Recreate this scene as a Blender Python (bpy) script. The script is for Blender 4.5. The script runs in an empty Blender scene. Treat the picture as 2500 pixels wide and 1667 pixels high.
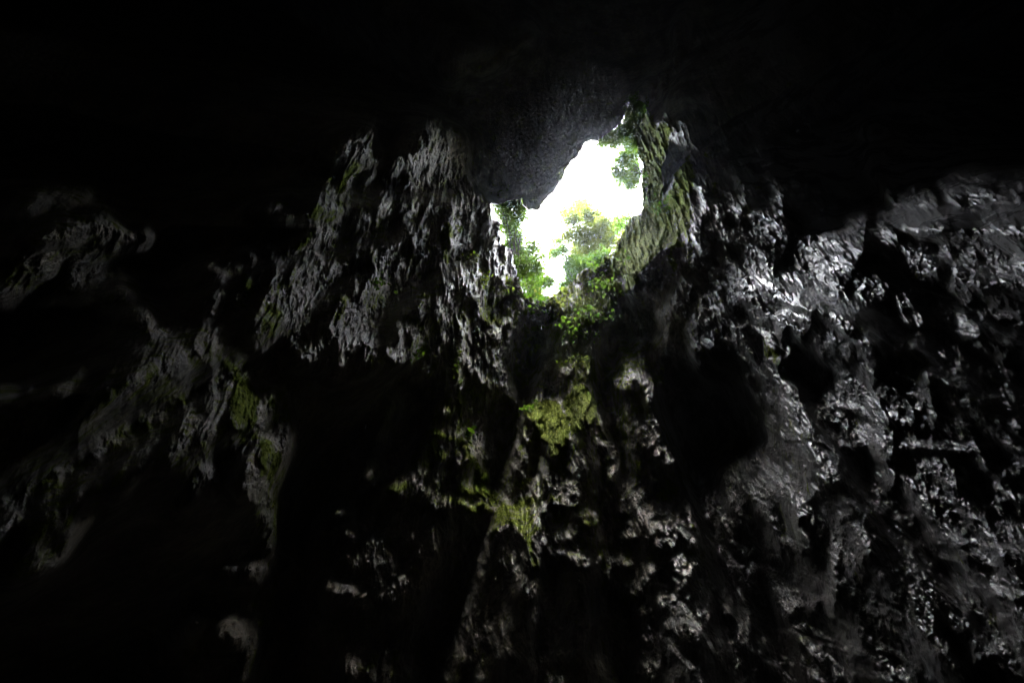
import bpy, math, random
import numpy as np
from mathutils import Vector, Matrix

rnd = random.Random(7)
C = bpy.context.scene.collection
SC = bpy.context.scene

# ------------------------------------------------------------------ camera
EYE = np.array([0.0, 0.0, 1.6])
PITCH = math.radians(42.0)
LENS = 20.0
cam_d = bpy.data.cameras.new('camera')
cam_d.lens = LENS; cam_d.sensor_width = 36.0
cam_d.clip_start = 0.1; cam_d.clip_end = 2000
cam = bpy.data.objects.new('camera', cam_d); C.objects.link(cam)
cam.location = Vector(EYE)
cam.rotation_euler = (math.radians(90) + PITCH, 0, 0)
SC.camera = cam

# ------------------------------------------------------------------ light
w = bpy.data.worlds.new('World'); SC.world = w; w.use_nodes = True
nt = w.node_tree; nt.nodes.clear()
sky = nt.nodes.new('ShaderNodeTexSky'); sky.sky_type = 'NISHITA'; sky.sun_disc = False
SUN_EL, SUN_AZ = math.radians(80), math.radians(160)
sky.sun_elevation = SUN_EL; sky.sun_rotation = SUN_AZ
sky.air_density = 1.0; sky.dust_density = 6.0; sky.ozone_density = 1.0
hsv = nt.nodes.new('ShaderNodeHueSaturation'); hsv.inputs['Saturation'].default_value = 0.35
bg = nt.nodes.new('ShaderNodeBackground'); bg.inputs['Strength'].default_value = 0.15
wo = nt.nodes.new('ShaderNodeOutputWorld')
nt.links.new(sky.outputs[0], hsv.inputs['Color']); nt.links.new(hsv.outputs[0], bg.inputs['Color'])
nt.links.new(bg.outputs[0], wo.inputs['Surface'])
sun_d = bpy.data.lights.new('sun', 'SUN'); sun_d.energy = 0.5; sun_d.angle = math.radians(12)
sun_d.color = (1.0, 0.97, 0.92)
sun = bpy.data.objects.new('sun', sun_d); C.objects.link(sun)
sdir = Vector((math.sin(SUN_AZ) * math.cos(SUN_EL), math.cos(SUN_AZ) * math.cos(SUN_EL), math.sin(SUN_EL)))
sun.rotation_euler = sdir.to_track_quat('Z', 'Y').to_euler()

SC.view_settings.view_transform = 'Standard'
SC.view_settings.look = 'None'
SC.view_settings.exposure = 5.7
SC.view_settings.gamma = 1.0
SC.cycles.use_denoising = True
SC.cycles.max_bounces = 6
SC.cycles.diffuse_bounces = 2
SC.cycles.glossy_bounces = 3
SC.cycles.transparent_max_bounces = 8
SC.cycles.caustics_reflective = False
SC.cycles.caustics_refractive = False
SC.cycles.sample_clamp_indirect = 3.0

# ------------------------------------------------------------------ directions
FPX = 2500 * LENS / 36.0
cf = np.array([0, math.cos(PITCH), math.sin(PITCH)])
cu = np.array([0, -math.sin(PITCH), math.cos(PITCH)])
cr = np.array([1.0, 0, 0])

def raydir(px, py):
    """unit direction of a sight line from the standpoint"""
    px = np.asarray(px, float); py = np.asarray(py, float)
    d = cf + ((px - 1250) / FPX)[..., None] * cr - ((py - 833.5) / FPX)[..., None] * cu
    return d / np.linalg.norm(d, axis=-1, keepdims=True)

# ------------------------------------------------------------------ survey of lit and dark patches, from which the relief is shaped
# relief(crop origin, scale, rows); row: kind(S lit stroke / P lit patch / X dark cut) brightness width moss points
CROPS = dict(A=(1600, 300, 3.92), B=(2000, 300, 3.92), C=(1700, 600, 3.92), D=(2000, 700, 3.92), E=(1100, 400, 3.92),
             F=(1350, 200, 3.92), G=(1350, 550, 3.92), L=(500, 250, 2.412), R=(1550, 950, 2.187), M=(850, 800, 2.24),
             K=(0, 400, 2.24), J=(0, 950, 2.187), T=(1000, 30, 2.94))
LIT_RELIEF = """
L P 0.058 0 0.22 880,150 990,150 1000,400 1100,420 1300,120 1530,150 1560,450 1700,600 1760,860 1900,1100 1900,1300 1800,1568 1000,1568 700,1568 560,1400 260,1400 200,1200 330,1000 560,820 690,520 820,300
M P 0.046 0 0.30 60,0 1380,0 1400,140 1700,60 1720,300 1680,420 1820,700 1900,900 2016,850 2016,1500 1500,1500 1350,1250 1040,1200 940,1130 780,1150 640,1000 420,960 200,880 440,560 520,300 300,200 60,200
R P 0.042 0 0 640,0 900,0 900,100 1100,40 1550,0 2800,0 2800,2200 0,2200 0,700 200,600 360,480 600,300 720,220
D P 0.055 0 0 1240,0 3200,0 3200,1568 1200,1568 1150,1250 1250,1000 1180,500
B P 0.065 0 0 780,700 1000,640 1300,440 1700,450 3200,640 3200,1568 1300,1568 1250,1250 1000,1560 900,1400 860,1150 850,900
A P 0.065 0 .1 360,300 620,330 1000,480 1000,720 860,860 900,1100 760,1300 600,1150 480,1350 340,1330 250,1150 140,900
C P 0.065 0 0 0,420 240,380 300,600 620,1050 700,1250 660,1500 480,1300 380,1000 240,700 0,1100
C P 0.065 0 0 1100,250 1500,200 1560,450 1500,800 1560,1000 1650,1200 1500,1250 1350,1150 1150,1050 1120,700 1180,600
K P 0.033 0 0.30 100,120 500,100 700,380 640,560 800,700 940,960 1100,860 1180,880 1400,1200 1560,1400 1560,1568 -800,1568 -800,1300 500,1180 820,1000 640,640 240,700 -800,800 -800,640 200,500
J P 0.033 0 0.30 -800,0 1540,0 1560,300 1480,600 1500,700 1470,900 1420,1200 1340,1200 1420,900 1300,500 1260,250 1100,200 1050,550 900,420 800,250 500,650 200,1050 -800,900
M P .03 0 .1 300,1000 900,1100 1050,1250 1500,1400 1500,2300 0,2300 0,1200
A P 2.5 0 0 205,45 255,0 280,90 300,250 285,250 250,150
A S .5 14 0 345,290 350,240 385,215
A P .8 0 0 365,190 390,200 385,240 360,240
A P .5 0 .7 325,285 290,370 250,450 190,560 130,680 90,780 120,900 200,1000 300,1180 350,1310 380,1300 350,1150 360,950 350,820 360,740 380,640 360,560 345,440
A S .6 12 .1 345,340 400,430 450,490 480,520
A S .6 30 .1 430,560 390,660 365,740
A S .7 18 0 485,570 465,640
A P .85 0 0 430,740 480,780 470,830 410,840 395,900 385,980 375,1040 350,960 350,860 375,800
A S .6 12 0 370,950 350,1060 340,1150
A S .8 16 0 375,1030 390,1150 375,1230 410,1330
A S .5 20 0 390,1230 470,1190
A S .5 16 0 410,1330 460,1340
A S .4 20 0 545,840 575,880 550,980 520,1090
A S .5 12 0 490,350 550,355 580,400 620,415
A P .6 0 0 650,380 690,375 720,420 720,500 660,470
A S .55 22 0 700,420 760,470 800,510 830,560 805,650 835,720
A S .35 40 0 680,500 690,640 720,780
A S .5 20 0 730,480 740,600 760,780
A P .6 0 0 800,730 840,730 825,800 805,800
A S .55 24 0 870,450 880,520 940,560 935,620
A S .6 14 0 880,630 930,660 970,710
A P .85 0 0 670,740 700,760 690,860 650,890 620,940 615,860 640,790
A S .6 16 0 620,940 625,1010 650,1060
A S .7 30 0 675,1050 660,1110 640,1150
A S .8 18 0 640,1150 665,1230 700,1330
A S .45 20 0 800,830 780,930
A S .45 18 0 735,960 760,1040
A S .3 8 0 780,1070 820,1130
A P .7 0 0 920,870 960,880 1000,860 1000,960 1040,900 1050,850 1090,910 1140,950 1190,1000 1200,1090 1140,1130 1110,1180 1050,1150 1010,1090 960,980
A S .7 24 0 1110,460 1140,500 1180,580
A S .12 14 0 1090,300 1110,370
A S .95 26 0 1225,620 1220,680 1185,720 1185,840 1210,940 1230,1010 1250,1100
A S .6 30 0 1190,940 1200,1060
A S .6 14 0 1275,1140 1210,1260
A S .2 25 0 1350,520 1400,540
A P .85 0 0 1370,1050 1410,1090 1420,1200 1420,1330 1380,1300 1355,1190
A S .8 22 0 1500,1070 1460,1150 1440,1250
A P 1.0 0 0 1560,1100 1700,1070 1800,1110 1900,1090 1930,1200 1890,1400 1840,1540 1700,1540 1600,1500 1480,1400 1460,1310 1540,1210
A S .3 60 0 1930,860 1850,1050
C P .85 0 0 480,30 620,0 760,40 740,100 680,60 640,120 740,170 720,240 740,330 740,400 700,470 640,520 560,430 510,330 500,240 485,150
C P .9 0 0 420,240 490,170 520,300 530,440 500,490 440,480 400,480 330,560 320,440 310,320 330,200 380,200
C S .8 40 0 190,290 240,330 270,400 260,520
C S .6 30 0 330,560 380,600
C P .8 0 0 820,160 870,170 930,230 1030,240 1050,290 1040,350 960,330 920,300 900,400 830,490 780,520 740,470 740,400 790,330 800,250
C P .8 0 0 960,390 1080,390 1130,490 1120,640 1090,720 1020,640 940,600 930,500
C P .45 0 0 780,540 900,400 930,600 960,700 910,800 860,760 720,640 660,620 700,560
C P .7 0 0 580,580 660,640 760,700 830,770 780,900 830,1000 800,1090 740,1060 690,900 640,800 590,720 560,620
C P .45 0 0 950,760 1090,720 1000,890 930,830
C P .4 0 0 820,1000 900,950 950,990 880,1100
C S .7 30 0 490,500 550,600
C P .45 0 .6 660,930 790,1060 770,1180 700,1100
C S .6 50 0 720,1130 740,1300
C P .5 0 0 700,1250 800,1280 880,1350 960,1400 970,1560 680,1560
C S .55 26 0 400,800 450,880 540,950 600,1050
C S .5 30 0 430,720 450,760
C S .4 50 0 490,1000 500,1150 560,1330 610,1470
C S .4 50 0 600,1080 670,1150
C P .95 0 0 1130,50 1200,0 1530,0 1500,140 1400,300 1420,420 1360,360 1240,260 1180,170 1090,130
C P .5 0 0 1080,130 1180,180 1300,350 1380,440 1500,560 1550,640 1480,560 1380,560 1280,470 1200,400 1110,250
C S .8 36 0 980,0 1000,100 1030,160
C P .35 0 0 1200,430 1480,560 1520,800 1400,900 1300,900 1250,700 1190,560
C S .6 40 0 1150,660 1200,700 1250,850 1290,980
C S .5 16 0 1130,780 1180,960 1210,1080
C S .4 50 0 1300,980 1340,1010
C S .6 24 0 1480,970 1430,1090 1380,1130
C P .35 0 0 1600,400 1700,280 1740,240 1760,330 1850,330 1800,480 1760,550 1700,520 1660,640 1610,500
C P .6 0 0 1510,480 1570,460 1550,640
C S .3 14 0 1500,680 1515,820
C P .4 0 0 1540,860 1605,860 1575,940
C S .5 40 0 1640,900 1640,1060
C S .6 60 0 1610,1130 1650,1260 1640,1330
C S .4 60 0 1640,1330 1720,1500
C P .5 0 0 1380,1250 1430,1290 1530,1290 1580,1400 1560,1550 1100,1568 1250,1420 1350,1360
C P .6 0 0 1620,1440 1700,1430 1760,1568 1620,1568
B S .35 14 0 390,30 400,120 430,180 430,260 450,300 455,380 465,440 490,490
B S .12 60 0 460,20 440,120
B S .7 16 0 545,560 600,610 640,720
B S .2 12 0 650,640 690,605
B P .3 0 0 640,720 700,720 740,830 660,830
B P .45 0 0 580,820 680,850 750,940 730,1060 760,1200 740,1350 690,1180 640,1000
B S .15 20 0 550,890 575,1070
B P .5 0 0 300,880 380,860 480,890 430,1000 400,1120 360,1300 310,1400 210,1300 220,1100 250,1020
B S .3 30 0 890,590 870,690 830,820
B P .8 0 0 870,720 950,780 1000,830 950,920 940,1020 900,1120 870,1100 850,960 860,880
B P .5 0 0 1000,700 1100,660 1170,560 1300,480 1360,500 1400,600 1390,700 1320,820 1250,900 1180,1020 1100,1110 960,1130 900,1100 960,950 1000,850 950,770
B S .3 30 0 1420,400 1460,480 1430,600
B P .25 0 0 1460,500 1650,540 1700,700 1600,860 1480,820 1450,650
B P .6 0 0 1080,1150 1250,1080 1230,1220 1180,1330 1120,1450 1080,1330
B S .4 80 0 960,1200 1020,1400 1000,1500
B P .55 0 0 1520,900 1580,870 1590,980 1640,830 1700,950 1650,1100 1600,1150 1520,1080
B P .5 0 0 1470,1080 1520,1180 1480,1350 1330,1568 1280,1560 1280,1400 1360,1250
B S .5 40 0 1400,1050 1310,1160 1260,1240
B S .5 20 0 1320,1160 1330,1250
B P .25 0 0 1560,1150 1800,1100 1960,1000 1960,1568 1400,1568 1550,1350
B P .35 0 0 1780,750 1900,680 1960,780 1950,1060 1840,980 1780,880
B P .35 0 0 780,1250 840,1190 900,1260 900,1400 820,1420
B S .3 50 0 900,1420 950,1500
D P 0.425 0 0 1280,0 1440,0 1440,120 1350,200 1300,170
D P 0.425 0 0 1340,230 1450,280 1550,400 1460,500 1380,440
D P 0.340 0 0 1540,220 1680,180 1650,290 1580,290
D S 0.170 50 0 1720,280 1740,350
D S 0.255 40 0 1860,240 1870,310
D S 0.255 40 0 1920,250 1930,340
D P 0.255 0 0 740,30 900,0 930,150 990,260 980,400 930,400 870,350 820,330 770,180
D P 0.468 0 0 820,310 900,270 980,330 960,400 880,360
D S 0.383 30 0 890,400 920,480 960,600
D S 0.255 20 0 860,480 900,570 950,700 980,800
D S 0.255 30 0 1020,520 1020,640 1015,780
D S 0.340 24 0 1120,150 1130,240
D S 0.170 30 0 1180,380 1230,460
D P 0.255 0 0 970,800 1040,810 1110,1050 1110,1180 1150,1250 1100,1320 1060,1180 1000,960
D S 0.170 90 0 1200,600 1200,800 1220,980
D S 0.128 60 0 1320,700 1310,950
D S 0.255 40 0 1380,520 1400,620 1380,690
D S 0.255 40 0 1550,540 1500,640 1490,760
D P 0.297 0 0 1540,780 1620,680 1660,750 1750,650 1780,740 1720,880 1650,990 1570,900
D P 0.255 0 0 1790,990 1880,960 1880,1100 1830,1230 1720,1350 1700,1250 1780,1120
D S 0.170 80 0 1850,650 1920,680
D S 0.170 80 0 1820,850 1850,900
D S 0.170 30 0 1430,1040 1380,1150
D S 0.212 20 0 1470,1180 1470,1310
D P 0.510 0 0 160,880 250,840 290,900 360,900 390,1000 380,1080 280,1110 250,1050 180,1040 150,960
D P 0.297 0 0 0,1100 150,950 280,1100 260,1200 200,1300 0,1300
D P 0.595 0 0 440,1050 520,1060 560,1140 610,1190 520,1280 460,1310 430,1220
D S 0.297 70 0 480,560 470,640
D S 0.425 60 0 440,740 480,860 470,950
D P 0.510 0 0 460,1320 560,1290 620,1240 700,1420 650,1490 570,1568 330,1568 390,1330
D P 0.468 0 0 270,1290 310,1200 400,1170 380,1300 330,1500 240,1480
D P 0.170 0 0 600,1000 700,980 850,1060 950,1080 900,1200 820,1270 700,1200 620,1100
D P 0.255 0 0 820,1280 960,1090 1020,1080 960,1190 860,1360 820,1390
D S 0.212 40 0 1030,1200 1000,1330
D P 0.212 0 0 870,1400 930,1330 1050,1390 1100,1450 1100,1568 780,1568
D P .10 0 0 1050,1480 1200,1380 1280,1500 1400,1360 1500,1520 1620,1400 1750,1480 1900,1340 2100,1500 2400,1500 2400,2200 1100,2200
R P 0.227 0 .1 640,0 870,0 900,100 960,250 1060,350 1000,500 900,600 870,750 800,850 700,700 640,500 700,350 730,220 700,120
R P 0.325 0 0 1240,50 1310,80 1400,260 1420,450 1350,550 1280,450 1250,300
R P 0.163 0 .1 360,480 440,400 560,340 700,280 690,380 560,430 500,600 400,730 360,650
R P 0.130 0 0 580,460 680,460 760,560 700,700 620,700
R P 0.098 0 0 180,640 270,560 350,640 330,700 200,680
R P 0.260 0 0 1050,280 1150,420 1080,560 1000,520
R P 0.195 0 0 1150,600 1240,600 1300,760 1290,900 1200,940 1130,900
R S 0.293 50 0 1130,610 1090,750 1060,900
R S 0.293 40 0 1050,950 1080,1200
R P 0.227 0 0 830,780 960,720 1000,780 940,860 860,860
R S 0.260 40 0 880,600 960,740
R P 0.163 0 0 640,940 730,940 740,1050 660,1130
R P 0.195 0 0 750,1080 870,1080 880,1150 840,1250 770,1180
R P 0.260 0 0 920,1150 980,1120 960,1220
R P 0.260 0 0 0,620 130,630 110,680 0,680
R P 0.130 0 0 0,700 230,700 350,820 330,880 120,800 0,780
R P 0.195 0 0 190,900 310,880 320,940 250,1100 200,1000
R P 0.195 0 0 60,960 150,980 120,1020
R P 0.227 0 0 120,1100 300,1110 280,1200 150,1190
R S 0.227 30 0 290,1200 420,1200 700,1200
R P 0.163 0 0 380,1150 440,1100 420,1190
R P 0.195 0 0 520,1270 620,1260 600,1360 540,1400
R P 0.195 0 0 640,1370 720,1380 690,1500 640,1480
R P 0.195 0 0 160,1220 380,1250 360,1350 200,1330
R P 0.227 0 0 0,1330 90,1330 60,1370 0,1370
R S 0.227 30 0 860,1480 960,1420
R P 0.195 0 0 40,1480 150,1450 170,1560 60,1560
R P 0.195 0 0 1420,800 1500,850 1500,1000 1440,980
R P 0.182 0 0 1420,450 1700,350 2050,450 2070,800 1900,900 1600,850 1500,700
R P 0.260 0 0 1740,580 1960,480 2000,600 1900,740 1780,700
R P 0.117 0 0 1500,850 2070,850 2070,1400 1700,1500 1500,1400
R P 0.195 0 0 1650,1380 1760,1330 1720,1420
R P 0.130 0 0 1480,1060 1530,1040 1480,1300 1440,1400
R P 0.091 0 0 900,1250 1400,1350 1400,1567 800,1567
M P .45 0 1 960,450 1080,400 1150,430 1190,520 1180,640 1170,690 1110,680 1100,630 1050,620 990,620 1040,560
M P .4 0 .9 1200,380 1240,300 1300,330 1340,390 1380,420 1340,480 1260,540 1220,550 1190,470
M S .25 50 .1 1080,80 1100,200 1110,320
M S .3 40 .2 1180,60 1200,200 1160,300
M S .3 30 .1 1220,60 1300,130
M S .3 30 0 1340,40 1310,150
M P .3 0 .5 1200,180 1330,170 1340,260 1250,290
M P .28 0 .4 1470,60 1560,60 1700,160 1690,300 1640,380 1560,390 1500,330 1420,300 1460,200
M S .35 50 0 1600,260 1650,380
M S .25 26 0 1680,460 1720,570
M S .3 30 0 1400,480 1420,600 1450,680 1450,800
M P .2 0 0 1580,500 1660,500 1740,640 1820,710 1740,790 1640,680 1590,600
M S .3 26 .5 610,250 600,340 610,430 600,560
M S .3 20 .7 550,390 540,470
M S .25 40 0 780,170 860,230 880,320 930,450
M S .3 50 0 700,250 740,310
M S .45 20 .8 460,560 520,590 620,600 650,680 680,730
M S .3 20 .8 470,580 480,680 520,730
M P .35 0 .6 690,750 750,790 770,850 720,900 690,830
M P .12 0 0 60,790 140,690 215,740 210,850
M P .15 0 0 340,800 420,790 490,920 430,960
M S .35 20 .9 230,890 300,850
M S .5 24 .9 620,890 700,890 780,930 850,990
M S .35 20 .8 550,950 640,960 690,1000 790,1000
M S .15 20 .3 420,960 550,965
M P .55 0 .6 800,950 900,970 950,920 1000,920 1010,1020 1050,1090 1000,1140 940,1110 860,1070 780,1130 820,1050
M S .4 30 .7 960,1100 1000,1200 1020,1310
M S .3 30 0 1030,1160 1030,1250
M P .3 0 .3 1000,870 1060,830 1120,900 1200,930 1280,1000 1180,960 1080,960 1030,1040 1020,960
M P .5 0 0 1120,810 1160,820 1200,880 1240,880 1280,980 1220,960 1180,900 1130,890
M P .25 0 .5 1240,1010 1340,1020 1380,1080 1330,1100
M S .3 36 0 1070,1260 1150,1240 1250,1270 1330,1300
M S .2 26 0 1060,1160 1110,1200
M S .2 20 0 1120,1160 1230,1165
M S .12 40 0 1330,1300 1450,1380
M S .25 30 0 1020,1390 1000,1470
M P .18 0 0 1490,830 1570,830 1600,960 1470,1000
M S .4 40 0 1540,990 1690,990
M P .3 0 .1 1430,1080 1560,1030 1640,1060 1620,1120 1480,1180
M P .25 0 0 1650,1050 1780,1050 1850,1150 1750,1200 1660,1150
M P .18 0 0 1760,990 1880,930 1960,800 2016,780 2016,1000 1900,1050
M S .3 20 0 1440,1290 1560,1290
M P .35 0 0 1760,1270 1850,1230 1900,1270 1840,1310
M P .3 0 0 1650,1320 1720,1310 1700,1360
M P .3 0 0 1700,1450 1880,1460 1800,1540 1700,1530
M S .12 50 0 240,380 240,500
M S .12 40 0 190,570 190,640
M S .15 40 0 720,480 720,600
M S .12 40 0 760,600 790,740
M S .12 40 0 920,680 930,800
M P .15 0 0 1240,720 1310,740 1290,800 1240,810
M S .08 60 0 60,1240 200,1300 320,1390
M P .1 0 0 0,1410 80,1450 0,1480
L P .65 0 .1 1340,110 1370,100 1330,250 1420,220 1430,130 1440,200 1400,300 1400,420 1380,560 1350,620 1350,480 1360,370 1330,400 1260,480 1200,640 1130,750 1130,700 1180,560 1200,450 1240,340 1300,240
L P 1.0 0 0 1290,260 1350,270 1400,330 1340,390 1290,380 1260,330
L S .5 24 0 1525,180 1520,330 1500,400
L P .35 0 0 1440,290 1520,300 1510,420 1520,450 1550,480 1550,550 1500,520 1440,450
L S .45 50 .1 1180,320 1120,400 1100,480 1060,540 1040,640
L S .35 24 .5 975,710 1000,720
L P .45 0 .1 1420,650 1540,480 1560,560 1530,640 1500,800 1480,900 1450,930 1440,800 1420,720
L P .55 0 .1 1560,560 1600,540 1620,620 1670,600 1700,700 1740,720 1740,820 1700,760 1650,640 1620,700 1580,800 1540,900 1530,760
L P .5 0 .1 1650,720 1740,820 1780,870 1760,1000 1700,1050 1630,1080 1580,1060 1600,950 1640,850
L P .7 0 .3 1760,860 1820,870 1860,1080 1790,1090 1750,1040 1740,950
L S .5 30 .6 1430,740 1410,850 1430,950
L P .35 0 .2 1400,970 1550,960 1700,1050 1760,1180 1700,1220 1640,1180 1520,1100 1440,1080
L P .5 0 0 1420,980 1530,1010 1520,1110 1450,1170
L P .45 0 .4 1250,1150 1330,1120 1340,1200 1300,1300 1260,1400 1220,1500 1200,1480 1250,1330 1290,1250
L P .4 0 0 1350,1150 1450,1150 1450,1250 1400,1320 1340,1260
L S .5 24 0 1520,1090 1460,1200
L P .3 0 .4 1500,1250 1580,1300 1600,1450 1540,1550 1490,1400 1450,1290
L P .3 0 .4 1600,1150 1880,1170 1880,1290 1700,1350 1620,1300
L S .3 30 .3 1890,1220 1890,1400
L P .18 0 .2 1400,1350 1800,1350 1800,1568 1300,1568
L S .45 60 0 1340,560 1300,700 1260,800
L S .3 40 0 1260,800 1280,890
L S .4 50 0 1160,780 1080,860 1030,960
L S .3 50 .2 960,880 1020,930
L S .35 30 0 1210,700 1140,800 1120,880
L S .4 60 .2 1060,960 1030,1060 960,1160
L P .3 0 0 1030,960 1180,940 1190,1000 1060,1060
L P .3 0 .3 980,1100 1070,1100 1020,1200 950,1260 930,1180
L P .35 0 0 740,1290 880,1200 1020,1330 1040,1400 900,1450 780,1400
L S .35 40 0 820,1420 800,1540
L S .35 40 0 880,1440 930,1520
L P .5 0 0 1050,1380 1120,1330 1180,1320 1220,1400 1200,1500 1130,1520 1060,1490
L X 1 0 0 1150,1370 1220,1360 1220,1440 1160,1470
L S .35 24 .2 1120,1330 1230,1330
L P .3 0 0 510,1430 600,1480 690,1410 680,1450 620,1530 540,1500
L S .4 50 .1 960,180 930,260 880,320
L S .35 36 0 810,290 850,220
L S .5 50 .7 880,380 850,430 800,500
L S .4 30 0 990,330 960,370
L P .35 0 .2 690,500 730,430 760,500 740,560 680,540
L S .6 50 0 830,540 760,580 700,580
L S .2 50 0 880,480 960,440
L P .4 0 .5 590,670 660,600 780,620 760,680 700,700 640,720
L S .35 20 .6 780,560 790,640
L P .4 0 .2 355,660 420,590 500,520 530,550 440,620
L S .25 24 0 460,640 470,670
L P .55 0 0 640,800 700,750 740,760 730,820 650,880 600,880
L S .3 20 .8 640,780 550,860
L S .45 36 .1 620,890 610,980 590,1050
L P .45 0 0 620,950 690,920 640,1060 560,1070
L S .4 34 .1 810,860 770,950 700,1040 620,1130
L S .3 16 0 800,900 790,990
L S .3 50 .3 540,970 460,1050 400,1140 340,1230
L P .35 0 .1 500,1100 640,1090 620,1220 520,1310 440,1290 430,1200
L P .35 0 .6 380,1170 450,1200 430,1320 370,1440 330,1440 340,1330
L S .4 40 0 300,1450 370,1400
L P .2 0 0 370,920 430,870 440,1000 390,1010
L S .25 10 0 300,1130 370,1060 540,930
L S .25 30 .2 170,960 230,980
L S .2 20 0 270,900 290,940
L P .3 0 .7 220,1020 280,1040 280,1100 240,1140
L S .25 20 .6 240,1140 200,1170 230,1200
L S .25 30 0 640,1170 700,1140
L S .35 20 .6 770,1150 820,1170 800,1230 770,1290
L S .25 30 0 860,1030 880,1080
L S .2 20 .2 840,750 890,730
K P .13 0 0 120,260 230,180 350,170 480,170 540,240 470,260 380,230 260,220 200,280
K P .16 0 0 340,440 380,340 460,320 500,400 400,460
K P .15 0 0 200,500 300,390 330,400 310,560 240,650 210,560
K P .13 0 0 480,300 560,280 640,370 690,400 600,480
K S .2 26 0 800,340 850,400 800,460
K S .13 40 0 720,420 730,480
K P .12 0 0 430,500 560,500 620,560 590,620 450,660 340,620
K P .1 0 0 0,710 130,620 100,760 30,820
K P .2 0 0 640,640 700,700 790,740 850,850 930,980 900,1040 830,950 780,800 660,720
K P .28 0 0 880,1040 970,1000 1030,1110 1010,1180 930,1130
K S .28 16 0 1090,520 1160,560 1195,630
K S .25 30 0 1220,600 1200,700 1160,800
K P .35 0 .2 1060,960 1140,870 1170,960 1170,1100 1100,1060 1070,1010
K S .25 20 0 1160,880 1180,1000
K P .25 0 .7 1190,1040 1260,1070 1340,1160 1400,1250 1330,1230 1240,1130
K S .2 12 .5 1280,1070 1330,1090 1350,1170
K P .25 0 .7 1300,1210 1400,1250 1430,1350 1400,1450 1320,1490 1260,1400 1250,1300
K P .2 0 .1 1440,1260 1500,1260 1520,1380 1480,1420 1430,1340
K P .2 0 0 1420,1470 1560,1420 1580,1568 1440,1568
K P .13 0 .4 740,1150 860,1100 1000,1200 1000,1290 850,1330 740,1260
K S .13 40 .3 840,1080 700,1180 560,1300 490,1400
K S .2 30 0 1040,1260 1060,1340
K P .15 0 .1 1000,1350 1080,1280 1080,1420 980,1540 930,1560
K S .35 24 0 1140,1200 1130,1280 1160,1330 1160,1400
K S .2 50 .1 1110,1420 1100,1480
K S .12 30 0 80,1350 200,1290 340,1220 440,1120
K P .12 0 .3 440,1450 600,1400 720,1250 740,1350 700,1560 400,1560
K S .2 30 .4 780,1380 820,1430
K S .2 30 0 720,1030 770,1000
K S .1 30 0 500,740 510,790
K S .12 14 0 230,660 250,740 350,750
J P .2 0 .3 880,400 960,230 1040,90 1050,150 980,290 920,370
J P .12 0 0 640,60 720,100 700,250 660,240
J P .2 0 .4 730,200 800,160 810,240 760,250
J S .13 30 0 800,330 740,430 670,550
J S .13 60 0 540,380 480,500 430,600
J S .1 60 .2 560,210 430,330
J S .1 50 .2 330,440 200,560 100,640
J P .12 0 0 0,760 60,650 120,650 60,800
J S .1 60 0 480,640 400,760 320,900 200,1000
J S .3 24 0 1120,20 1130,130
J P .2 0 .1 1040,200 1150,170 1130,240 1060,260
J S .2 20 .5 1090,280 1100,370
J S .25 24 0 1060,440 1130,430 1110,480
J S .15 20 0 1080,490 1050,570
J P .3 0 .8 1260,60 1350,20 1380,100 1330,200 1300,290 1280,220
J P .25 0 0 1280,180 1330,150 1300,260
J P .25 0 0 1390,90 1430,150 1400,250 1380,200
J P .3 0 .6 1440,60 1490,100 1480,170 1440,120
J P .2 0 0 1460,190 1540,190 1550,280 1520,400 1480,330
J P .4 0 .6 1400,290 1450,290 1490,380 1450,520 1390,460
J P .3 0 0 1310,380 1380,400 1370,440 1320,440
J P .4 0 0 1320,470 1400,470 1440,560 1430,620 1380,560 1370,620 1330,560
J P .25 0 .4 1440,570 1500,620 1490,720 1460,820 1450,700
J S .45 40 0 1420,680 1440,760
J S .35 16 0 1440,800 1460,880
J P .25 0 0 1380,960 1460,920 1470,1010 1400,1010
J S .15 50 0 1180,960 1380,950
J S .2 12 .4 1475,1010 1475,1060 1450,1120
J S .2 30 .3 1440,1140 1400,1300 1360,1400 1320,1560
J P .25 0 0 1110,1240 1370,1240 1370,1350 1240,1340 1200,1290 1130,1290
J S .45 20 0 1040,1215 1120,1260 1180,1310
J S .4 24 0 1250,1330 1360,1330
J P .3 0 .2 1780,630 1870,620 1890,700 1890,830 1850,770 1830,700
J S .25 16 .3 1820,920 1890,940
J S .35 24 0 1740,990 1780,1050 1850,1050 1930,1100
J S .15 20 0 1860,1460 1920,1480
J S .12 14 0 1500,870 1560,910
T S 0.42 24 0 275,340 320,325 400,320 500,315 560,290 600,230 630,180
T S 0.50 20 0 390,320 410,320
T P .12 0 0 230,490 270,465 390,475 350,530 260,540
T S 0.20 16 0 390,480 520,470 640,420 720,380 790,290 860,240 910,170
T S 0.17 16 0 360,440 480,430 540,410
T S 0.17 16 0 580,430 680,370 730,310
T S 0.34 20 0 1820,470 1840,560
T S 0.50 16 0 1680,600 1690,640
T S 0.50 16 0 1720,680 1730,730
T S 0.50 16 0 1830,750 1850,820
T S 0.20 28 0 1910,150 1930,400 1900,560 1880,730
F P .8 0 .9 790,480 830,400 920,320 960,400 1000,480 1060,400 1130,470 1060,700 1020,850 1030,1050 1010,1150 1100,1300 1180,1420 1180,1568 600,1568 660,1420 800,1290 870,1200 900,1050 900,880 890,700
F X 1 0 0 820,520 880,500 890,740 850,740
G P .65 0 .9 650,60 700,0 1150,0 1180,200 1100,200 1000,240 940,300 870,400 800,500 740,620 700,640 690,500 600,450 540,440 600,300 580,260
G S .6 50 .9 500,290 500,370
G S .6 60 .9 370,430 300,480 250,600 180,700
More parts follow.
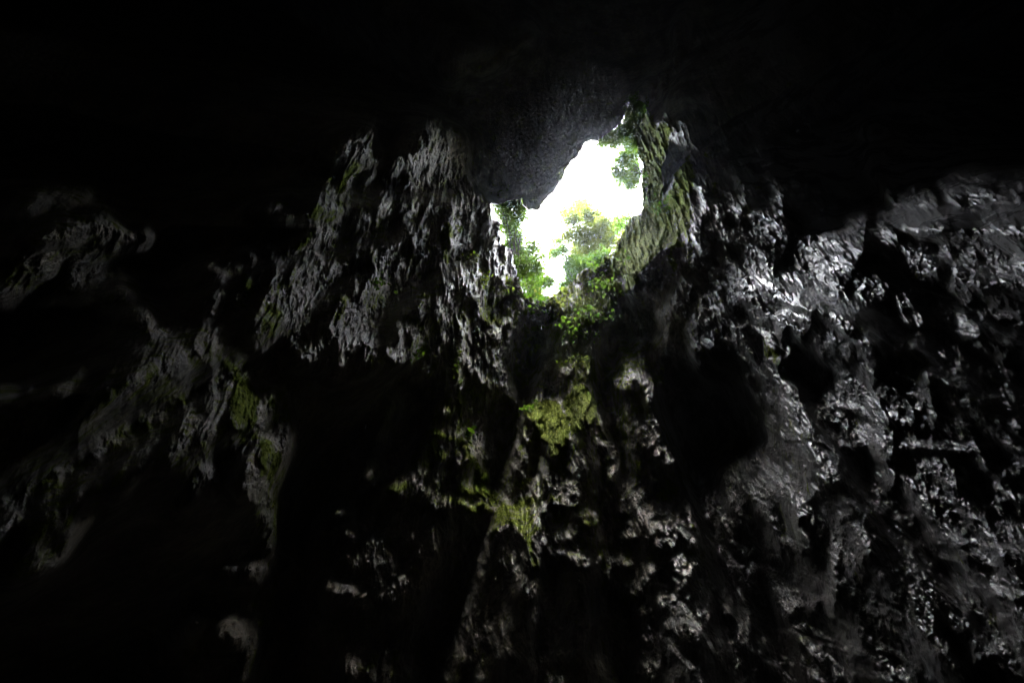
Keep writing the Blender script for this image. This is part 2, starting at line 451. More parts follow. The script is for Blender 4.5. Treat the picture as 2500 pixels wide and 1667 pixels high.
G P .3 0 .5 0,700 200,640 400,500 600,500 680,650 600,780 500,900 300,950 100,900 0,850
G S .5 26 .7 1100,200 1130,330 1165,450
G P .5 0 .3 1190,60 1260,100 1320,240 1340,330 1260,290 1200,170
G P .3 0 0 1150,700 1220,560 1300,540 1360,640 1330,700 1250,720 1170,820
G P .35 0 .2 1380,700 1450,700 1600,640 1660,720 1600,900 1620,1000 1580,1100 1500,1230 1450,1000 1480,850 1400,900 1350,1080 1440,1180 1370,1230 1330,1100 1340,900
G S .25 50 .2 1060,880 1050,970 1040,1080
F P .8 0 .9 740,330 860,300 930,330 960,480 900,700 900,900 880,1080 860,1250 700,1440 620,1520 560,1480 700,1300 790,1150 790,700 740,560
G P .65 0 .9 560,0 700,20 690,120 560,300 400,440 300,440 450,250
E P .6 0 .1 420,380 500,540 540,760 640,800 700,1050 740,1180 640,1200 560,1000 460,800 440,600 360,500
E P .5 0 .5 700,1180 900,1300 1100,1150 1300,980 1400,1000 1300,1150 1150,1300 950,1400 760,1320
"""

# lean correction per patch, fitted to the wanted brightness (coarse grid)
LIT_CORR = """0 4 6 6 8 11 13 15 15 19 19 17 17 17 16 14 17 16 15 14 14 13 10 3 -7 -10 -15 -17 -25 -30 -30 -30 -30 -30 -30 -30 -30 -30 -30 -30 -30 -30 -30 -30 -30 -30 -30 -30 -30 -30 -30 -30 -30 -30 -30 -30 -30 -30 -30 -30 -30 -30 -30 -30 -30 -30 -30 -30 -30 -30 -30 -30 -30 -30 -30 -30 -30 -30 -28 -21 -13 -7 -1 2
-3 1 4 8 9 11 12 14 15 15 16 17 17 17 16 14 15 15 13 12 12 12 9 6 -2 -6 -13 -16 -21 -30 -30 -30 -30 -30 -30 -30 -30 -30 -30 -30 -30 -30 -30 -30 -30 -30 -30 -30 -30 -30 -30 -30 -30 -30 -30 -30 -30 -30 -30 -30 -30 -30 -30 -30 -30 -30 -30 -30 -30 -30 -30 -30 -30 -30 -30 -30 -30 -30 -29 -21 -11 -3 3 7
-10 -7 -3 1 5 6 8 9 10 11 11 12 14 15 13 12 12 10 8 8 6 6 5 6 2 -2 -8 -12 -16 -24 -30 -30 -30 -30 -30 -30 -30 -30 -30 -30 -30 -30 -30 -30 -30 -30 -30 -30 -30 -30 -30 -30 -30 -30 -30 -30 -30 -30 -30 -30 -30 -30 -30 -30 -30 -30 -30 -30 -30 -30 -30 -30 -30 -30 -30 -30 -30 -30 -28 -20 -7 0 7 10
-14 -13 -9 -5 -1 0 1 2 4 6 7 8 8 9 8 7 6 4 2 0 -1 -3 -2 -1 -3 -7 -8 -9 -11 -18 -24 -30 -30 -30 -30 -30 -30 -21 2 19 25 -25 -30 -30 -30 -30 -30 -30 -30 -30 -30 -30 -30 -30 -30 -30 -30 -30 -30 -30 -30 -30 -30 -30 -30 -30 -30 -30 -30 -30 -30 -30 -30 -30 -30 -30 -30 -30 -22 -14 -3 5 12 15
-17 -17 -14 -9 -6 -5 -5 -5 -4 -4 -2 0 1 0 -1 -1 0 -1 -3 -4 -6 -7 -8 -9 -12 -13 -14 -13 -14 -17 -20 -28 -30 -30 -30 -30 -9 30 30 30 30 -22 -30 -30 -30 -30 -30 -30 -30 -30 -30 -30 -30 -30 -30 -30 -30 -30 -30 -30 -30 -30 -30 -30 -30 -30 -30 -30 -30 -30 -30 -30 -30 -30 -30 -30 -30 -24 -15 -7 2 10 15 17
-21 -20 -17 -12 -9 -9 -11 -12 -12 -12 -11 -8 -7 -7 -8 -6 -6 -9 -10 -12 -12 -13 -15 -19 -19 -23 -24 -25 -26 -23 -22 -24 -30 -30 -30 -30 4 30 30 30 12 -30 -30 -30 -30 -30 -30 -30 -30 -30 -30 -30 -30 -30 -30 -30 -30 -30 -30 -30 -30 -30 -30 -30 -30 -30 -30 -30 -30 -30 -30 -30 -30 -30 -30 -30 -30 -22 -12 -3 3 9 12 11
-21 -18 -18 -13 -10 -11 -15 -17 -17 -15 -15 -14 -14 -14 -13 -12 -14 -15 -17 -19 -19 -21 -26 -27 -28 -30 -30 -30 -30 -30 -30 -30 -30 -30 -30 -22 25 30 3 -20 -30 -30 -30 -30 -30 -30 -30 -30 -30 -30 -30 -30 -30 -30 -30 -30 -30 -30 -30 -30 -30 -30 -30 -30 -30 -30 -30 -30 -30 -30 -30 -30 -30 -30 -30 -30 -30 -25 -15 -3 3 8 9 9
-15 -14 -12 -10 -7 -10 -16 -20 -20 -17 -17 -20 -20 -20 -17 -18 -21 -24 -28 -29 -28 -30 -30 -30 -30 -30 -30 -30 -30 -30 -30 -30 -30 -30 -30 -30 -15 -25 -30 -30 -30 -30 -30 -30 -30 -30 -30 -30 -30 -30 -30 -30 -30 -30 -30 -30 -30 -30 -30 -30 -30 -30 -30 -30 -30 -30 -30 -30 -30 -30 -30 -30 -30 -30 -30 -30 -30 -26 -14 -3 4 8 14 15
2 3 5 5 3 -2 -11 -16 -19 -19 -20 -24 -27 -25 -22 -23 -28 -30 -30 -30 -30 -30 -30 -30 -30 -30 -30 -30 -30 -30 -30 -30 -30 -30 -30 -22 -30 -30 -30 -30 -30 -30 -30 -30 -30 -30 -30 -30 -30 -30 -30 -30 -30 -30 -30 -30 -30 -30 -30 -30 -30 -30 -30 -30 -30 -30 -30 -30 -30 -30 -30 -30 -30 -30 -30 -30 -30 -22 -10 -1 4 10 16 16
22 21 21 20 19 13 5 -2 -7 -9 -16 -22 -26 -24 -24 -26 -30 -30 -30 -30 -30 -30 -30 -30 -30 -30 -30 -30 -30 -28 -15 -30 -30 -30 -23 24 -8 -30 -30 -30 -30 -30 -30 -30 -30 -30 -30 -30 -30 -30 -30 -29 -14 -30 -30 -30 -30 -30 -30 -30 -30 -30 -30 -30 -30 -30 -30 -30 -30 -30 -30 -30 -30 -30 -30 -30 -28 -15 -5 1 4 8 13 13
27 28 28 28 26 23 17 13 11 10 2 -6 -10 -13 -16 -20 -24 -28 -30 -30 -30 -30 -30 -30 -30 -30 -30 -30 -28 10 29 -10 -30 -30 0 30 24 -2 -30 -30 -30 -30 -30 -30 -30 -30 -30 -30 -30 -30 -30 -6 13 30 30 -1 -30 -30 -30 -30 -30 -30 -30 -30 -30 -30 -30 -30 -30 -30 18 27 -17 -30 -30 -30 -18 -10 -5 -1 0 3 6 9
21 22 23 24 22 22 21 18 19 19 18 13 8 7 0 -4 -9 -10 -15 -21 -26 -30 -30 -30 -30 -30 -30 -30 -10 19 27 -8 -30 -30 12 30 30 21 3 -30 -30 -30 -30 -30 -30 -30 -30 -30 -30 -28 -8 1 22 30 30 12 -14 -30 -30 -30 -30 -30 -30 -30 -30 -30 -30 -30 -30 -30 14 30 -9 -30 -30 -28 -18 -10 -5 0 -6 -6 -5 -6
8 10 13 11 11 12 13 13 13 15 15 14 14 11 4 1 -4 -5 -5 -7 -10 -15 -25 -30 -30 -30 -30 -15 8 17 7 -20 -29 -12 30 30 30 26 1 -30 -30 -30 -30 -30 -30 -30 -30 -30 -10 -2 0 1 23 30 30 -13 -18 -30 -30 -30 -30 -30 -30 -30 -30 -30 -30 -30 -30 -30 4 30 6 -30 -30 -30 -24 -3 10 13 -6 -9 -13 -22
-4 -1 -1 -1 -1 2 4 2 0 1 3 4 1 0 -5 -13 -17 -17 -17 -16 -18 -22 -30 -30 -30 -30 -24 -5 17 8 -6 -8 -6 2 27 30 29 17 -23 -30 -30 -30 -30 -30 -30 -30 -30 -10 0 0 0 0 16 30 22 -14 -8 -17 -30 -30 -30 -30 -30 -30 -30 -30 -30 -30 -30 -30 -10 30 28 -23 -30 -30 -16 30 30 30 21 8 -5 -27
-8 -1 -1 0 3 7 6 -2 -11 -14 -13 -13 -14 -19 -25 -30 -30 -30 -30 -30 -30 -30 -30 -30 -30 -30 -11 6 25 5 -11 -1 -3 -1 7 18 11 3 -30 -30 -30 -30 -30 -30 -30 -30 -28 -2 0 0 0 1 15 30 17 7 10 -5 -28 -30 -3 -21 -30 -3 0 -23 -30 -30 -30 -30 -30 30 30 -14 -26 -26 5 30 30 30 30 22 2 -17
-9 6 15 19 21 22 13 4 -11 -22 -24 -25 -28 -30 -30 -30 -30 -30 -30 -30 -30 -30 -14 -30 -30 -30 11 23 30 7 -4 12 4 10 0 16 7 4 -12 -30 -30 -30 -30 -30 -30 -30 -8 0 0 0 0 0 5 22 6 17 18 -8 -24 -10 17 2 -28 3 14 -24 -30 -30 -30 -30 -30 8 30 12 19 21 23 30 30 30 30 19 2 1
-26 -7 13 22 24 23 14 10 -4 -21 -30 -30 -30 -30 -30 -30 -30 -30 -30 -30 -30 -6 27 -5 -30 -2 30 30 30 7 0 13 5 12 3 27 14 10 11 -29 -30 -30 -30 -30 -28 -8 0 0 0 0 0 0 6 24 16 23 19 -7 -15 16 21 0 -8 5 -15 -30 -30 -30 -30 -30 -30 5 30 30 30 30 30 10 -6 1 27 21 20 30
-29 -10 12 12 10 18 13 10 5 -13 -30 -30 -30 -30 -30 -30 -30 -30 -30 -28 -23 -4 17 -7 -19 26 30 28 5 -2 0 6 -7 -6 -4 18 2 3 16 -9 -7 -1 -2 -2 -2 0 0 0 0 0 0 4 29 30 30 30 19 0 -11 15 1 -22 -1 3 -30 -30 -30 -30 -30 2 20 30 30 30 30 30 30 24 -16 -10 30 30 30 30
-30 -21 -3 -1 2 15 7 8 7 -9 -30 -30 -12 -14 -17 -16 -19 -22 -21 -18 -16 -20 -16 -29 -24 12 11 -5 -7 14 15 4 -15 -7 11 15 -5 7 23 -2 -11 -2 0 0 0 0 0 0 0 0 3 26 30 30 30 30 9 -4 -9 14 -5 -27 7 14 -20 -30 -30 -30 21 30 30 27 28 30 30 30 30 23 -5 -1 30 30 4 12
-30 -30 -11 -2 1 9 1 1 5 -11 -30 -25 22 18 2 -1 -5 -12 -17 -8 -6 -29 -30 -25 -1 27 14 -2 5 17 5 -4 -22 -10 19 12 -7 3 21 3 -19 -9 0 0 0 0 0 0 0 0 11 30 30 30 30 23 -3 -12 -12 9 -8 -27 -5 6 -12 -30 -30 22 30 30 30 9 -15 -6 -4 7 -4 -20 -20 -12 10 2 -18 -18
-30 -24 -13 0 -4 -5 -9 -6 -3 -17 -28 4 30 28 6 -2 2 0 -9 7 4 -28 -23 -11 8 26 8 -3 11 17 1 1 -15 -11 11 7 -3 -2 10 12 -4 -1 0 0 0 0 0 0 0 0 11 28 30 30 15 -11 -15 -20 -25 -13 -10 -10 -10 -12 -14 0 13 30 30 30 30 -19 -30 -30 -14 -6 -20 -30 -24 -18 -12 -9 -7 -5
-12 -9 -7 7 1 -3 2 8 5 -11 -19 -2 17 2 -11 -8 10 22 15 27 16 -13 0 14 15 25 5 -9 8 7 -7 1 -12 -16 1 8 9 4 2 12 2 3 2 0 0 0 0 0 -6 -2 15 25 24 -8 -30 -30 -28 -27 -29 -20 3 22 13 -9 -11 22 30 30 30 20 -12 -30 -30 -23 2 -5 -20 -30 -20 -13 -15 -7 2 7
-1 -6 -7 13 10 7 7 11 13 8 4 -5 -11 -22 -27 -27 -10 12 14 19 14 -5 10 24 20 19 2 -10 5 4 4 10 4 -8 -6 -4 8 14 3 9 1 -6 0 0 0 0 0 -2 -17 -15 4 17 -1 -30 -30 -30 -30 -30 -30 -7 24 30 29 4 -3 11 18 25 22 -8 -30 -30 -30 -8 12 -13 -30 -30 -28 -12 -6 0 8 13
3 -5 -9 9 14 9 -7 -12 -4 18 27 13 -12 -30 -30 -30 -29 1 12 14 12 -1 4 17 18 12 -4 -11 4 19 30 22 5 -4 -6 -23 -10 8 -2 5 -1 -15 -3 0 0 -1 5 11 5 11 11 -1 -30 -30 -30 -30 -30 -30 -30 -5 19 27 30 18 16 15 4 -3 -7 -28 -30 -18 -23 -17 -7 -29 -30 -30 -20 10 9 -6 -8 -4
25 4 -5 8 12 2 -18 -20 -22 -5 16 22 7 -29 -30 -30 -24 6 1 -6 2 7 18 29 27 10 1 -6 -2 20 30 16 -2 3 12 -16 -11 -2 -13 -2 4 -8 4 -1 -20 -16 -3 8 15 25 -4 -30 -30 -30 -30 -30 -26 -22 -1 7 5 3 19 6 9 20 16 6 2 -3 -9 -1 -30 -30 -18 -25 -25 -30 -27 6 -3 -30 -30 -30
28 7 -1 7 8 -7 -17 -15 -30 -30 -12 19 24 -19 -30 -30 -13 9 -17 -28 -1 23 30 30 22 4 7 5 4 14 15 -11 -23 -13 10 -9 -3 6 -4 -6 3 6 19 -13 -30 -30 -30 -3 12 10 -30 -30 -30 -30 -30 -30 -30 -18 7 -3 -21 -21 6 -3 -6 7 6 1 5 10 -3 -26 -30 -30 -14 -19 -23 -30 -30 -11 -17 -30 -30 -30
13 5 7 9 3 -11 -24 -30 -30 -30 -30 12 30 -4 -30 -30 9 18 -22 -30 -3 29 30 12 -2 -12 4 21 22 18 8 -19 -27 -24 1 -15 -9 13 15 0 -11 -7 12 -16 -30 -30 -30 -11 6 -24 -30 -30 -30 -30 -30 -30 -30 -6 15 -13 -30 -28 5 11 -6 -9 -18 -15 0 -1 -30 -30 -30 -30 -11 -6 -24 -28 -30 -2 -3 -30 -30 -30
5 4 2 -3 -14 -29 -30 -30 -30 -30 -30 6 30 23 1 9 30 30 -10 -30 -1 30 19 -12 -21 -18 -7 14 22 17 17 0 -10 -23 -16 -30 -30 6 23 9 -18 -19 -1 -6 -30 -30 -30 -25 1 -20 -30 -30 -30 -30 -30 -30 -30 -12 8 -23 -29 -28 -6 16 -1 -17 -30 -14 4 -4 -30 -30 -30 -30 -26 -22 -29 -22 -25 5 11 -6 -24 -29
-10 -12 -19 -29 -30 -30 -30 -30 -30 -30 -8 2 16 30 20 15 30 30 -13 -30 -23 14 -10 -29 -15 -1 -8 1 3 2 12 9 7 -2 -11 -27 -29 -7 9 11 -6 -4 3 10 8 -12 -26 -16 9 5 21 30 30 -22 -30 -30 -30 -30 -22 -30 -30 -27 -10 20 0 -30 -30 -17 4 0 -14 -2 -30 -30 -25 -29 -30 -16 -9 2 5 5 -9 -24
-30 -30 -30 -30 -30 -30 -30 -30 -30 -19 0 -6 1 29 30 13 25 30 7 -26 -30 -30 -30 -30 -3 16 4 -6 -21 -21 -3 9 23 20 1 -10 -10 -2 1 4 4 19 15 16 20 3 -6 -2 10 12 23 29 30 1 -30 -30 -30 -30 -30 -30 -30 -30 -18 27 8 -30 -30 -30 -15 -6 -21 -8 -30 -30 -30 -30 -30 -30 -10 -7 -15 -2 -8 -27
-30 -30 -30 -30 -16 8 -6 -30 -20 5 12 3 5 30 30 13 -2 4 15 13 -19 -30 -30 -30 -30 -12 -10 -21 -30 -30 -29 -23 -9 -13 -25 -17 -3 -1 -4 -9 2 30 24 16 17 1 -6 -4 1 12 23 25 25 8 -30 -30 -30 -30 -30 -30 -30 -30 -30 19 -5 -30 -30 -30 -30 -8 -16 -6 -26 -30 -30 -30 -30 -30 -30 -19 -14 4 -8 -30
-17 -30 -30 -10 19 27 2 -20 -7 6 13 16 17 20 19 -3 -22 -12 7 26 0 -30 -30 -30 -30 -30 -30 -30 -30 -30 -30 -30 -30 -30 -30 -30 -6 1 -3 -12 -8 29 30 19 13 -6 -19 -15 -9 5 15 10 11 12 -30 -30 -30 -30 -30 -30 -30 -30 -30 30 18 -27 -30 -30 3 17 1 -6 -27 -29 -30 -30 -30 -30 -30 -24 -19 -7 -15 -30
16 6 6 13 20 16 -1 -7 3 6 9 8 6 3 1 -7 -15 -3 15 30 13 -11 10 -15 -30 -30 -30 -30 -30 -30 -30 -29 -10 -30 -30 -30 -18 -6 -13 -27 -30 -2 30 18 3 -16 -23 -4 5 2 -7 -17 -13 1 -30 -30 -30 -30 -30 -30 -30 -30 -30 30 30 0 -29 -6 16 8 0 -5 -28 -19 -30 -30 -17 -21 -30 -29 -29 -25 -19 -14
26 26 19 17 11 2 -2 5 10 9 3 -15 -22 -19 -4 -3 -6 0 19 30 23 3 21 -11 -30 -30 -30 -30 -30 -30 -30 -6 12 -25 -30 -30 -19 -4 -20 -28 -30 -27 18 22 19 4 -10 11 23 12 -13 -30 -29 -17 -30 -30 -30 -30 -30 -30 -30 -30 -30 30 30 3 -26 -8 0 -12 -7 12 -13 -21 -19 -17 -15 -29 -30 -30 -29 -30 -30 -20
26 26 24 22 7 -4 6 15 12 4 -8 -17 -18 -9 9 6 2 1 14 30 15 7 11 -24 -30 -30 -30 -30 -30 -30 -30 2 -1 -30 -30 -30 -18 -4 -20 -9 -25 -26 -10 -1 12 11 -6 7 19 17 -6 -24 -19 -15 -21 -30 -30 -30 -30 -30 -30 -30 -30 29 30 11 -25 -22 -10 -5 5 29 9 -20 -14 -3 -9 -30 -30 -30 -30 -30 -30 -30
30 26 26 21 1 -7 12 19 9 -1 -12 -11 -5 3 13 6 17 9 3 0 -10 9 22 -9 -30 -30 -30 -30 -30 -30 -18 13 -11 -28 -3 3 0 12 0 14 6 -16 -30 -30 -15 8 -8 -15 -8 6 -7 -22 -15 -15 -10 -30 -30 -30 -30 -30 -30 -30 -19 29 30 19 -18 -30 -19 6 12 26 7 -26 -21 -6 -9 -25 -30 -30 -30 -30 -30 -21
22 16 14 8 -14 -26 -9 3 2 -4 -10 -10 -5 6 9 -3 12 5 -19 -29 -11 30 30 8 -30 -30 -30 -30 -30 -30 -8 11 -25 -28 5 4 1 16 19 23 13 -24 -30 -30 -30 5 -8 -30 -29 -5 0 -17 -12 -10 1 -1 -30 -30 -30 -30 -18 18 26 29 30 22 -7 -21 -12 4 -4 8 7 -22 -30 -19 -15 -19 -26 -27 -26 -28 -25 -15
12 5 3 -5 -30 -30 -30 -17 -15 -22 -14 -2 -4 3 3 -13 3 -2 -30 -30 1 30 30 3 -30 -30 -30 -30 -30 -22 14 8 -29 -21 0 -9 -16 -3 9 16 11 -30 -30 -30 -30 -15 -24 -30 -30 -6 11 -7 -8 -8 3 25 -20 -30 -30 24 29 29 27 27 28 26 4 -6 -4 -18 -30 -16 17 -6 -30 -30 -25 -13 -13 -19 -7 -12 -25 -26
-5 -7 -8 -11 -30 -30 -30 -10 -22 -30 -9 8 -11 -15 -13 -13 9 -1 -30 -30 6 30 28 -23 -30 -30 -30 -30 -30 -7 28 18 -9 -3 0 -18 -29 -29 -20 0 1 -30 -30 -30 -30 -30 -30 -30 -30 -17 5 -2 -6 -20 -24 3 -3 -1 27 30 30 27 25 26 28 28 12 -1 -2 -30 -30 -30 16 3 -30 -30 -11 -4 -3 -9 1 2 -10 -17
-23 -16 -10 -1 -15 -30 -16 -4 -30 -30 -2 8 -30 -30 -30 -17 5 -15 -30 -30 11 30 14 -30 -30 -30 -30 -30 -30 -27 5 11 5 5 -2 -9 -12 -17 -18 -1 -5 -30 -30 -30 -30 -16 -27 -30 -30 -28 -8 -1 -8 -30 -30 -30 10 29 30 30 28 22 24 25 27 28 26 5 -5 -30 -30 -30 -4 2 -28 -26 -12 -8 -4 -9 -19 -17 -16 -18
-29 -15 -7 4 -6 -24 -11 -23 -30 -30 -18 -24 -30 -30 -30 -30 -17 -30 -30 -30 24 30 22 -30 -30 -30 -27 -9 -30 -30 -25 1 9 1 -7 -1 6 11 7 11 -4 -30 -30 -30 -16 0 -3 -24 -30 -29 -22 -3 -6 -30 -30 -30 29 30 30 28 20 8 18 21 26 27 23 -10 -30 -30 -30 -30 -25 -6 -13 -11 -12 -15 -2 -6 -26 -27 -19 -16
-14 -2 -1 4 -7 -22 -30 -30 -30 -30 -30 -30 -30 -30 -30 -30 -30 -30 -30 -30 -5 30 30 -11 -30 -30 -9 25 2 -30 -30 -30 -14 -18 -18 -8 6 14 7 8 2 -4 -3 -2 -14 -15 -5 -7 -12 -29 -30 -14 -4 -24 -30 -30 14 30 30 25 1 -17 -8 -12 3 14 -7 -30 -30 -30 -30 -30 -30 -30 -11 4 -3 -19 -9 -5 -19 -24 -13 -3
4 4 1 8 -3 -27 -30 -30 -30 -30 -30 -30 -30 -30 -30 -30 -30 -30 -30 -30 -30 21 30 -4 -30 -30 -28 11 11 -30 -30 -30 -18 -16 -19 -22 -23 -19 -17 -8 0 12 19 13 -20 -29 -24 -3 6 -28 -30 -23 -9 -22 -30 -30 -30 15 24 18 -18 -29 -25 -22 -15 -3 -21 -30 -30 -30 -20 -22 -30 -30 -28 1 3 -16 -15 -7 -11 -21 -16 -8
7 -1 0 7 0 -23 -30 -30 -30 -30 -30 -30 -30 -30 -30 -30 -30 -30 -30 -30 -30 3 30 3 -30 -30 -30 1 24 -22 -30 -30 -15 -11 -13 -24 -30 -30 -30 -26 -17 -6 10 18 -20 -30 -30 -25 -8 -30 -30 -17 -4 -9 -11 -30 -30 -26 2 -6 -26 -30 -30 -24 -17 -3 -17 -23 -21 -17 -2 -12 -30 -30 -27 -4 13 3 -10 -11 -4 -7 -5 -1
-3 -7 -1 5 5 -8 -30 -30 -30 -30 -30 -30 -30 -30 -30 -30 -30 -30 -30 -30 -30 -5 30 -4 -30 -30 -30 -15 13 -15 -30 -23 -12 -6 -8 -18 -26 -27 -30 -30 -30 -30 -17 10 -10 -22 -26 -28 -24 -30 -30 -24 -11 -7 5 -3 -15 -10 -7 -11 -23 -26 -30 -16 -2 13 0 -6 0 0 16 4 -25 -29 -7 -3 11 14 2 -13 -8 -3 -2 -5
-20 -14 -5 -3 2 -11 -30 -30 -30 -30 -30 -30 -30 -30 -30 -30 -30 -30 -30 -30 -25 9 11 -27 -30 -30 -30 -25 7 -3 -10 -7 -11 -8 -12 -19 -23 -23 -30 -30 -30 -30 -28 12 1 -10 -19 -24 -27 -30 -30 -29 -17 -9 -4 -7 -2 2 -1 -6 -14 -12 -23 -15 -9 -1 -12 -8 9 4 19 7 -15 -11 6 -2 -9 -4 2 -9 -13 -5 -2 -5
-30 -14 1 0 -9 -30 -30 -30 -30 -30 -30 -30 -30 -30 -30 -30 -30 -30 -12 -9 21 30 8 -30 -30 -30 -22 -17 0 -2 3 5 -4 -5 -12 -22 -27 -23 -30 -30 -30 -30 -30 2 -5 -17 -9 2 -2 -12 -15 -13 -12 -6 -4 -5 4 3 -5 -7 -9 -5 -14 -16 -26 -30 -30 -19 13 -7 -8 -20 -29 -21 -6 -7 -18 -23 -10 -4 -14 -14 -8 -9
-30 -30 -21 -26 -30 -30 -30 -30 -30 -30 -30 -30 -30 -30 -30 -30 -30 -30 -30 -30 -11 21 -9 -30 -30 -15 7 0 -9 -14 -8 -5 -6 0 -10 -25 -30 -27 -30 -30 -30 -30 -30 -10 -21 -29 -15 0 -10 -14 -8 -10 -15 -14 -17 -7 5 -1 -10 -6 -6 0 -5 -7 -20 -30 -30 -23 20 -11 -27 -30 -30 -28 -27 -18 -18 -29 -28 -13 -19 -24 -18 -14
-30 -30 -30 -30 -30 -30 -30 -30 -30 -30 -30 -30 -30 -30 -30 -30 -30 -30 -30 -30 -30 -26 -26 -30 -30 -21 6 21 19 5 -1 -7 -7 0 -8 -29 -30 -30 -30 -30 -30 -30 -29 3 -6 -15 -10 -14 -30 -30 -25 -15 -14 -25 -29 -12 -3 -13 -22 -14 -8 -4 -8 3 7 -14 -30 -16 26 -8 -30 -30 -30 -30 -30 -20 -10 -22 -30 -17 -13 -18 -18 -17
-30 -30 -30 -30 -30 -30 -30 -30 -30 -30 -30 -30 -30 -30 -30 -27 -20 -30 -30 -29 -29 -28 -28 -30 -30 -30 -27 -4 7 -2 -7 -8 -5 -2 -9 -30 -30 -30 -30 -30 -30 -30 -30 -12 -7 -10 -10 -16 -30 -30 -30 -24 -9 -13 -9 -2 -9 -18 -25 -15 -3 -4 -16 -5 16 9 -7 -7 18 -16 -30 -30 -30 -30 -30 -15 -12 -21 -28 -20 -12 -10 -9 -11
-30 -30 -30 -30 -30 -30 -30 -30 -30 -30 -30 -30 -30 -30 -30 -10 13 -8 4 20 -1 -25 -28 -30 -30 -30 -30 -30 -24 -25 -24 -17 -11 -8 -11 -26 -30 -30 -30 -30 -30 -30 -30 -30 -18 -13 -16 -18 -28 -30 -30 -30 -11 -11 -2 0 -14 -18 -20 -12 11 10 -23 -29 -5 -7 -18 -21 -11 -30 -30 -30 -30 -30 -25 -14 -19 -30 -30 -24 -19 -9 2 8
-30 -30 -30 -30 -30 -30 -30 -30 -30 -30 -30 -30 -30 -30 -30 -25 12 10 28 30 28 -15 -29 -30 -30 -30 -30 -30 -25 -19 -21 -20 -19 -13 -7 -17 -30 -30 -30 -30 -30 -30 -30 -30 -19 -18 -22 -18 -24 -29 -29 -30 -18 -13 3 17 10 -9 -30 -30 -9 7 -23 -30 -30 -30 -30 -30 -30 -30 -27 -30 -30 -27 -15 -1 -11 -27 -27 -23 -25 -13 2 12
-30 -30 -30 -30 -30 -30 -30 -30 -30 -30 -30 -30 -30 -30 -30 -30 -24 -21 5 30 30 -5 -29 -30 -30 -30 -30 -30 -19 -8 -7 -14 -16 -9 0 -9 -25 -30 -30 -30 -30 -30 -30 -30 -16 -16 -21 -21 -27 -26 -23 -28 -8 -8 -8 1 10 1 -30 -30 -24 -1 -12 -30 -22 -22 -30 -30 -25 -18 -6 -12 -23 -30 -22 2 1 -16 -25 -21 -19 -12 -8 -1
-30 -30 -30 -30 -30 -30 -30 -30 -30 -30 -30 -30 -30 -30 -30 -30 -30 -30 -30 7 28 -10 -30 -30 -30 -30 -30 -30 0 7 3 -3 -7 -2 3 -5 -20 -30 -30 -30 -30 -30 -30 -28 -16 -15 -21 -25 -30 -30 -25 -30 -7 -9 -26 -30 -30 -25 -28 -30 -25 -11 -12 -22 -9 5 0 -11 -9 -4 0 -4 -19 -30 -30 -13 1 -8 -15 -13 -6 -7 -18 -22
-30 -30 -30 -30 -30 -30 -30 -30 -30 -30 -30 -30 -30 -30 -30 -30 -30 -30 -30 -13 15 -24 -30 -30 -30 -30 -30 -23 19 21 11 2 -2 0 -1 -11 -22 -30 -30 -30 -30 -30 -30 -29 -19 -17 -26 -30 -30 -30 -28 -30 -2 -5 -30 -30 -30 -30 -30 -29 -26 -28 -30 -30 -11 13 11 -8 -14 -17 -18 -19 -30 -30 -30 -30 -26 -17 -9 -11 -11 -11 -28 -30
-30 -30 -30 -30 -30 -30 -30 -30 -30 -30 -30 -30 -30 -30 -30 -30 -30 -30 -29 -7 24 -19 -30 -30 -30 -30 -30 -30 -3 -4 -1 -1 -4 -7 -9 -19 -25 -30 -30 -30 -30 -30 -30 -30 -21 -19 -29 -30 -30 -30 -30 -30 -10 -25 -30 -30 -30 -30 -30 -29 -28 -30 -30 -30 -19 3 0 -18 -21 -30 -30 -30 -30 -30 -30 -30 -30 -30 -19 -25 -29 -20 -19 -30"""
HOLE_E = [(385,380),(400,540),(475,560),(480,620),(490,770),(530,800),(600,820),(610,900),(640,1050),(665,1170),(700,1200),
          (790,1300),(900,1310),(980,1260),(1120,1180),(1200,1090),(1280,1000),(1390,990),(1480,880),(1568,850)]
HOLE_F = [(650,1460),(680,1400),(760,1290),(830,1270),(850,1180),(840,1050),(850,900),(830,720),(810,640),(790,560),(785,480),
          (860,380),(905,290),(890,240),(830,190),(740,200),(700,240),(690,310),(640,400),(540,490),(460,530),(430,575),(360,565),
          (310,590),(230,720),(150,810),(115,850),(110,910),(60,980),(0,1050)]
HOLE_E2 = [(940,310),(890,370),(840,440),(740,440),(700,380),(690,330),(670,335),(600,350),(470,400)]
HOLE = [(1100 + x / 3.92, 400 + y / 3.92) for x, y in HOLE_E] + [(1350 + x / 3.92, 200 + y / 3.92) for x, y in HOLE_F] + \
       [(1100 + x / 3.92, 400 + y / 3.92) for x, y in HOLE_E2]
HOLE = np.array(HOLE)
def roughen(P, step, amp, seed):
    rs = np.random.RandomState(seed); out = []
    for i in range(len(P)):
        a, b = P[i], P[(i + 1) % len(P)]; L = np.hypot(*(b - a)); n = max(1, int(L / step))
        nv = np.array([-(b - a)[1], (b - a)[0]]) / max(L, 1e-6)
        for k in range(n):
            out.append(a + (b - a) * k / n + nv * rs.normal() * amp * (1 if k else 0.5))
    return np.array(out)
HOLE = roughen(roughen(HOLE, 22, 3.2, 4), 6, 1.3, 9)

def inside(poly, X, Y):
    r = np.zeros(X.shape, bool); n = len(poly)
    for i in range(n):
        x0, y0 = poly[i]; x1, y1 = poly[(i + 1) % n]
        if y0 == y1: continue
        c = ((y0 > Y) != (y1 > Y)) & (X < (x1 - x0) * (Y - y0) / (y1 - y0) + x0)
        r ^= c
    return r

